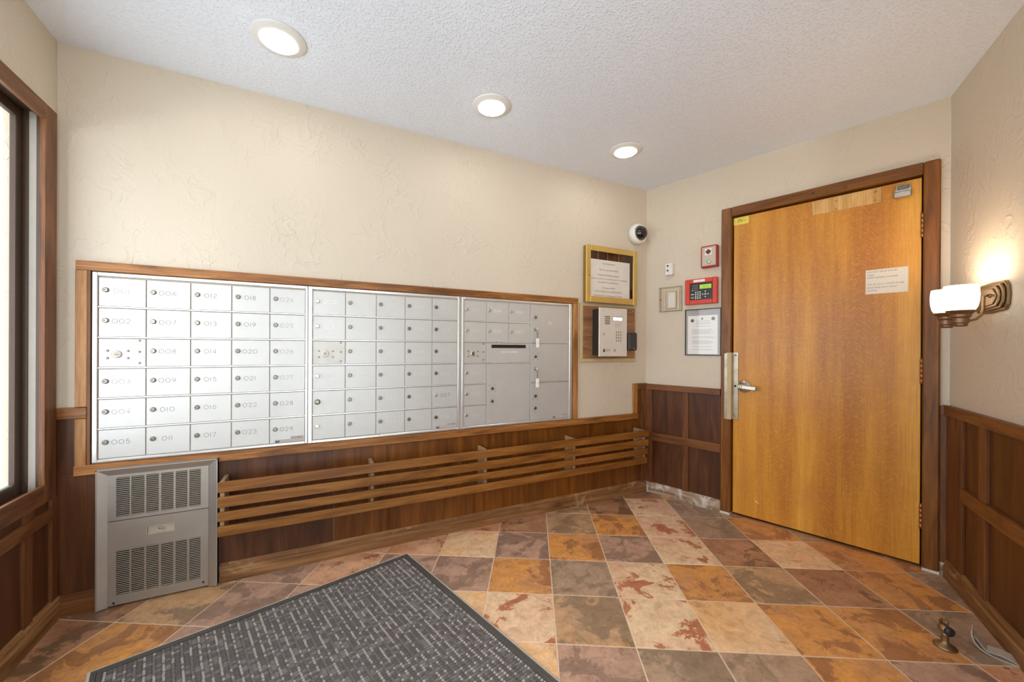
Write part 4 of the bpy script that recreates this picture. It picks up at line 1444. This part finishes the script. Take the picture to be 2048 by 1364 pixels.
dn = thing('door_note', 'white paper note taped at eye level on the wooden door', 'note', 'door', u=1.412, y=0.0068, z=1.532)
MB().box(-0.085, 0.085, -0.0010, 0.0, -0.068, 0.068).build('sheet', M['note_paper'], dn)
for s_, z, w_ in (('DO NOT PROP DOOR', 0.055, 0.120), ('OPEN.', 0.037, 0.030), ('KEEP INSIDE CLOSED', 0.023, 0.124), ('You do not to wasted energy', -0.014, 0.148), ('please keep doors closed', -0.032, 0.118), ('security', -0.048, 0.040)):
    text('lettering', s_, 0.012, M['print_grey'], dn, (-0.078 + w_ / 2, -0.0014, z), width=w_)

# ------------------------------------------------------------------ wall sconce
sc = thing('wall_sconce', 'bronze two light wall sconce with glowing opal glass shades', 'wall lamp', 'right', u=0.425, z=1.368)


def octagon(w, h, c):
    return [(-w, -h + c), (-w + c, -h), (0, -h - c * 0.25), (w - c, -h), (w, -h + c), (w + c * 0.3, 0), (w, h - c), (w - c, h), (0, h + c * 0.25), (-w + c, h), (-w, h - c), (-w - c * 0.3, 0)]


for k, (w_, h_, y0, y1) in enumerate(((0.130, 0.058, -0.010, 0.0), (0.118, 0.050, -0.018, -0.010), (0.104, 0.042, -0.024, -0.018), (0.088, 0.032, -0.028, -0.024))):
    MB().prism(octagon(w_, h_, 0.02), y0, y1, 'XZ').build('back_plate', M['bronze'], sc, 0.003)
for s_ in (-1, 1):
    sx = 0.068 * s_
    arm = MB().tube([(0.052 * s_, -0.024, 0.004), (0.056 * s_, -0.040, 0.006), (0.059 * s_, -0.047, 0.002), (0.061 * s_, -0.049, -0.012), (0.062 * s_, -0.050, -0.050), (0.063 * s_, -0.056, -0.074), (0.065 * s_, -0.070, -0.090), (0.067 * s_, -0.090, -0.097), (sx, -0.112, -0.098)], 0.0052, 10).build('arm', M['bronze'], sc)
    MB().lathe([(0.009, 0.024), (0.009, 0.030), (0.006, 0.034)], c=(0.052 * s_, 0, 0.004), axis='-Y', n=14).build('arm_collar', M['bronze'], sc)
    hd = MB().lathe([(0.016, -0.120), (0.020, -0.116), (0.021, -0.108), (0.024, -0.104), (0.024, -0.086), (0.030, -0.080), (0.031, -0.070), (0.043, -0.058), (0.045, -0.054), (0.030, -0.052)], c=(sx, -0.115, 0), n=28, smooth=False).build('holder', M['bronze_dark'], sc)
    pr = [(0.040, -0.054), (0.047, -0.040), (0.0515, -0.018), (0.053, 0.008), (0.052, 0.034), (0.0495, 0.050), (0.0475, 0.050), (0.050, 0.030), (0.0505, 0.008), (0.049, -0.016), (0.044, -0.038), (0.036, -0.050)]
    MB().lathe(pr, c=(sx, -0.115, 0), n=32, cap=False).build('shade', M['shade'], sc)
    bl = D.lights.new('sconce_bulb', 'POINT')
    bl.energy = 1.7
    bl.color = (1.0, 0.88, 0.70)
    bl.shadow_soft_size = 0.03
    bo = D.objects.new('sconce_bulb', bl)
    COL.objects.link(bo)
    p = wpt('right', 0.425 + sx, -0.115)
    bo.location = (p[0], p[1], 1.368 + 0.028)

# ------------------------------------------------------------------ door stop and bent hook on the floor
ds = thing('door_stop', 'bronze floor door stop with a black rubber bumper on the tiles', 'door stop', loc=(-0.232, -1.758, 0.0), rz=math.radians(-120))
MB().lathe([(0.034, 0.0004), (0.034, 0.004), (0.028, 0.009), (0.015, 0.015), (0.0115, 0.024), (0.0105, 0.045), (0.0125, 0.056)], n=28).build('base_post', M['bronze'], ds)
hdm = MB()
hdm.lathe([(0.014, -0.016), (0.017, -0.012), (0.017, 0.006), (0.012, 0.012)], c=(0, 0, 0.068), axis='X', n=20)
hdm.build('head', M['bronze'], ds)
MB().lathe([(0.0155, 0.010), (0.0165, 0.016), (0.0150, 0.022), (0.008, 0.025)], c=(0, 0, 0.068), axis='X', n=20).build('bumper', M['rubber'], ds)
MB().tube([(-0.014, 0, 0.074), (-0.018, 0, 0.088), (-0.010, 0, 0.100), (0.002, 0, 0.101), (0.010, 0, 0.092)], 0.0055, 10).build('hook', M['bronze'], ds)

bk = thing('door_holder_plate', 'bent flat metal door holder lying by the baseboard next to the door stop', 'bracket', loc=(-0.148, -1.866, 0.0), rz=math.radians(-78))
W_ = 0.052
outer = [(-0.060, 0.074), (-0.060, 0.052), (-0.053, 0.030), (-0.040, 0.014), (-0.020, 0.004), (0.0, 0.0006), (0.030, 0.0006), (0.058, 0.0006)]
inner = [(-0.056, 0.052), (-0.044, 0.042), (-0.032, 0.024), (-0.022, 0.013), (-0.006, 0.014), (0.016, 0.016), (0.040, 0.011), (0.058, 0.0036)]


def strip(name, prof, th, mat_):
    mb = MB()
    up = []
    for i, p in enumerate(prof):
        a_, b_ = prof[max(i - 1, 0)], prof[min(i + 1, len(prof) - 1)]
        d_ = Vector((b_[0] - a_[0], b_[1] - a_[1])).normalized()
        up.append((p[0] - d_.y * th, p[1] + d_.x * th))
    n_ = len(prof)
    vs = []
    for y in (0.0, W_):
        vs += [(p[0], y, p[1]) for p in prof] + [(p[0], y, p[1]) for p in up]
    fs = []
    for i in range(n_ - 1):
        fs += [(i, i + 1, n_ + i + 1, n_ + i), (2 * n_ + i, 3 * n_ + i, 3 * n_ + i + 1, 2 * n_ + i + 1), (i, 2 * n_ + i, 2 * n_ + i + 1, i + 1), (n_ + i, n_ + i + 1, 3 * n_ + i + 1, 3 * n_ + i)]
    fs += [(0, n_, 3 * n_, 2 * n_), (n_ - 1, 3 * n_ - 1, 4 * n_ - 1, 2 * n_ - 1)]
    mb.add(vs, fs)
    return mb.build(name, mat_, bk)


strip('outer_strip', outer, 0.0034, M['holder_plate'])
strip('inner_strip', inner, 0.0024, M['holder_plate'])

# ------------------------------------------------------------------ ceiling lights
ROW = 'recessed lights in a row along the ceiling'
for lab, x, y, grp in (('round recessed ceiling light nearest the window', -2.556, -0.447, ROW), ('round recessed ceiling light in the middle of the row', -1.578, -0.440, ROW), ('round recessed ceiling light nearest the wooden door', -0.612, -0.410, ROW), ('round recessed ceiling light added unseen by the entrance as fill', -1.62, -2.30, None)):  # the entrance one is an unseen addition that brightens the southeast wall
    cl = thing('ceiling_light', lab, 'ceiling light', loc=(x, y, H), group=grp)
    MB().lathe([(0.104, 0.0), (0.104, -0.003), (0.099, -0.006), (0.074, -0.013), (0.070, -0.014), (0.068, -0.012)], n=48).build('trim_ring', M['white_plastic'], cl)
    MB().lathe([(0.0685, -0.0125), (0.067, -0.0165), (0.058, -0.018)], n=48).build('lens', M['lens'], cl)
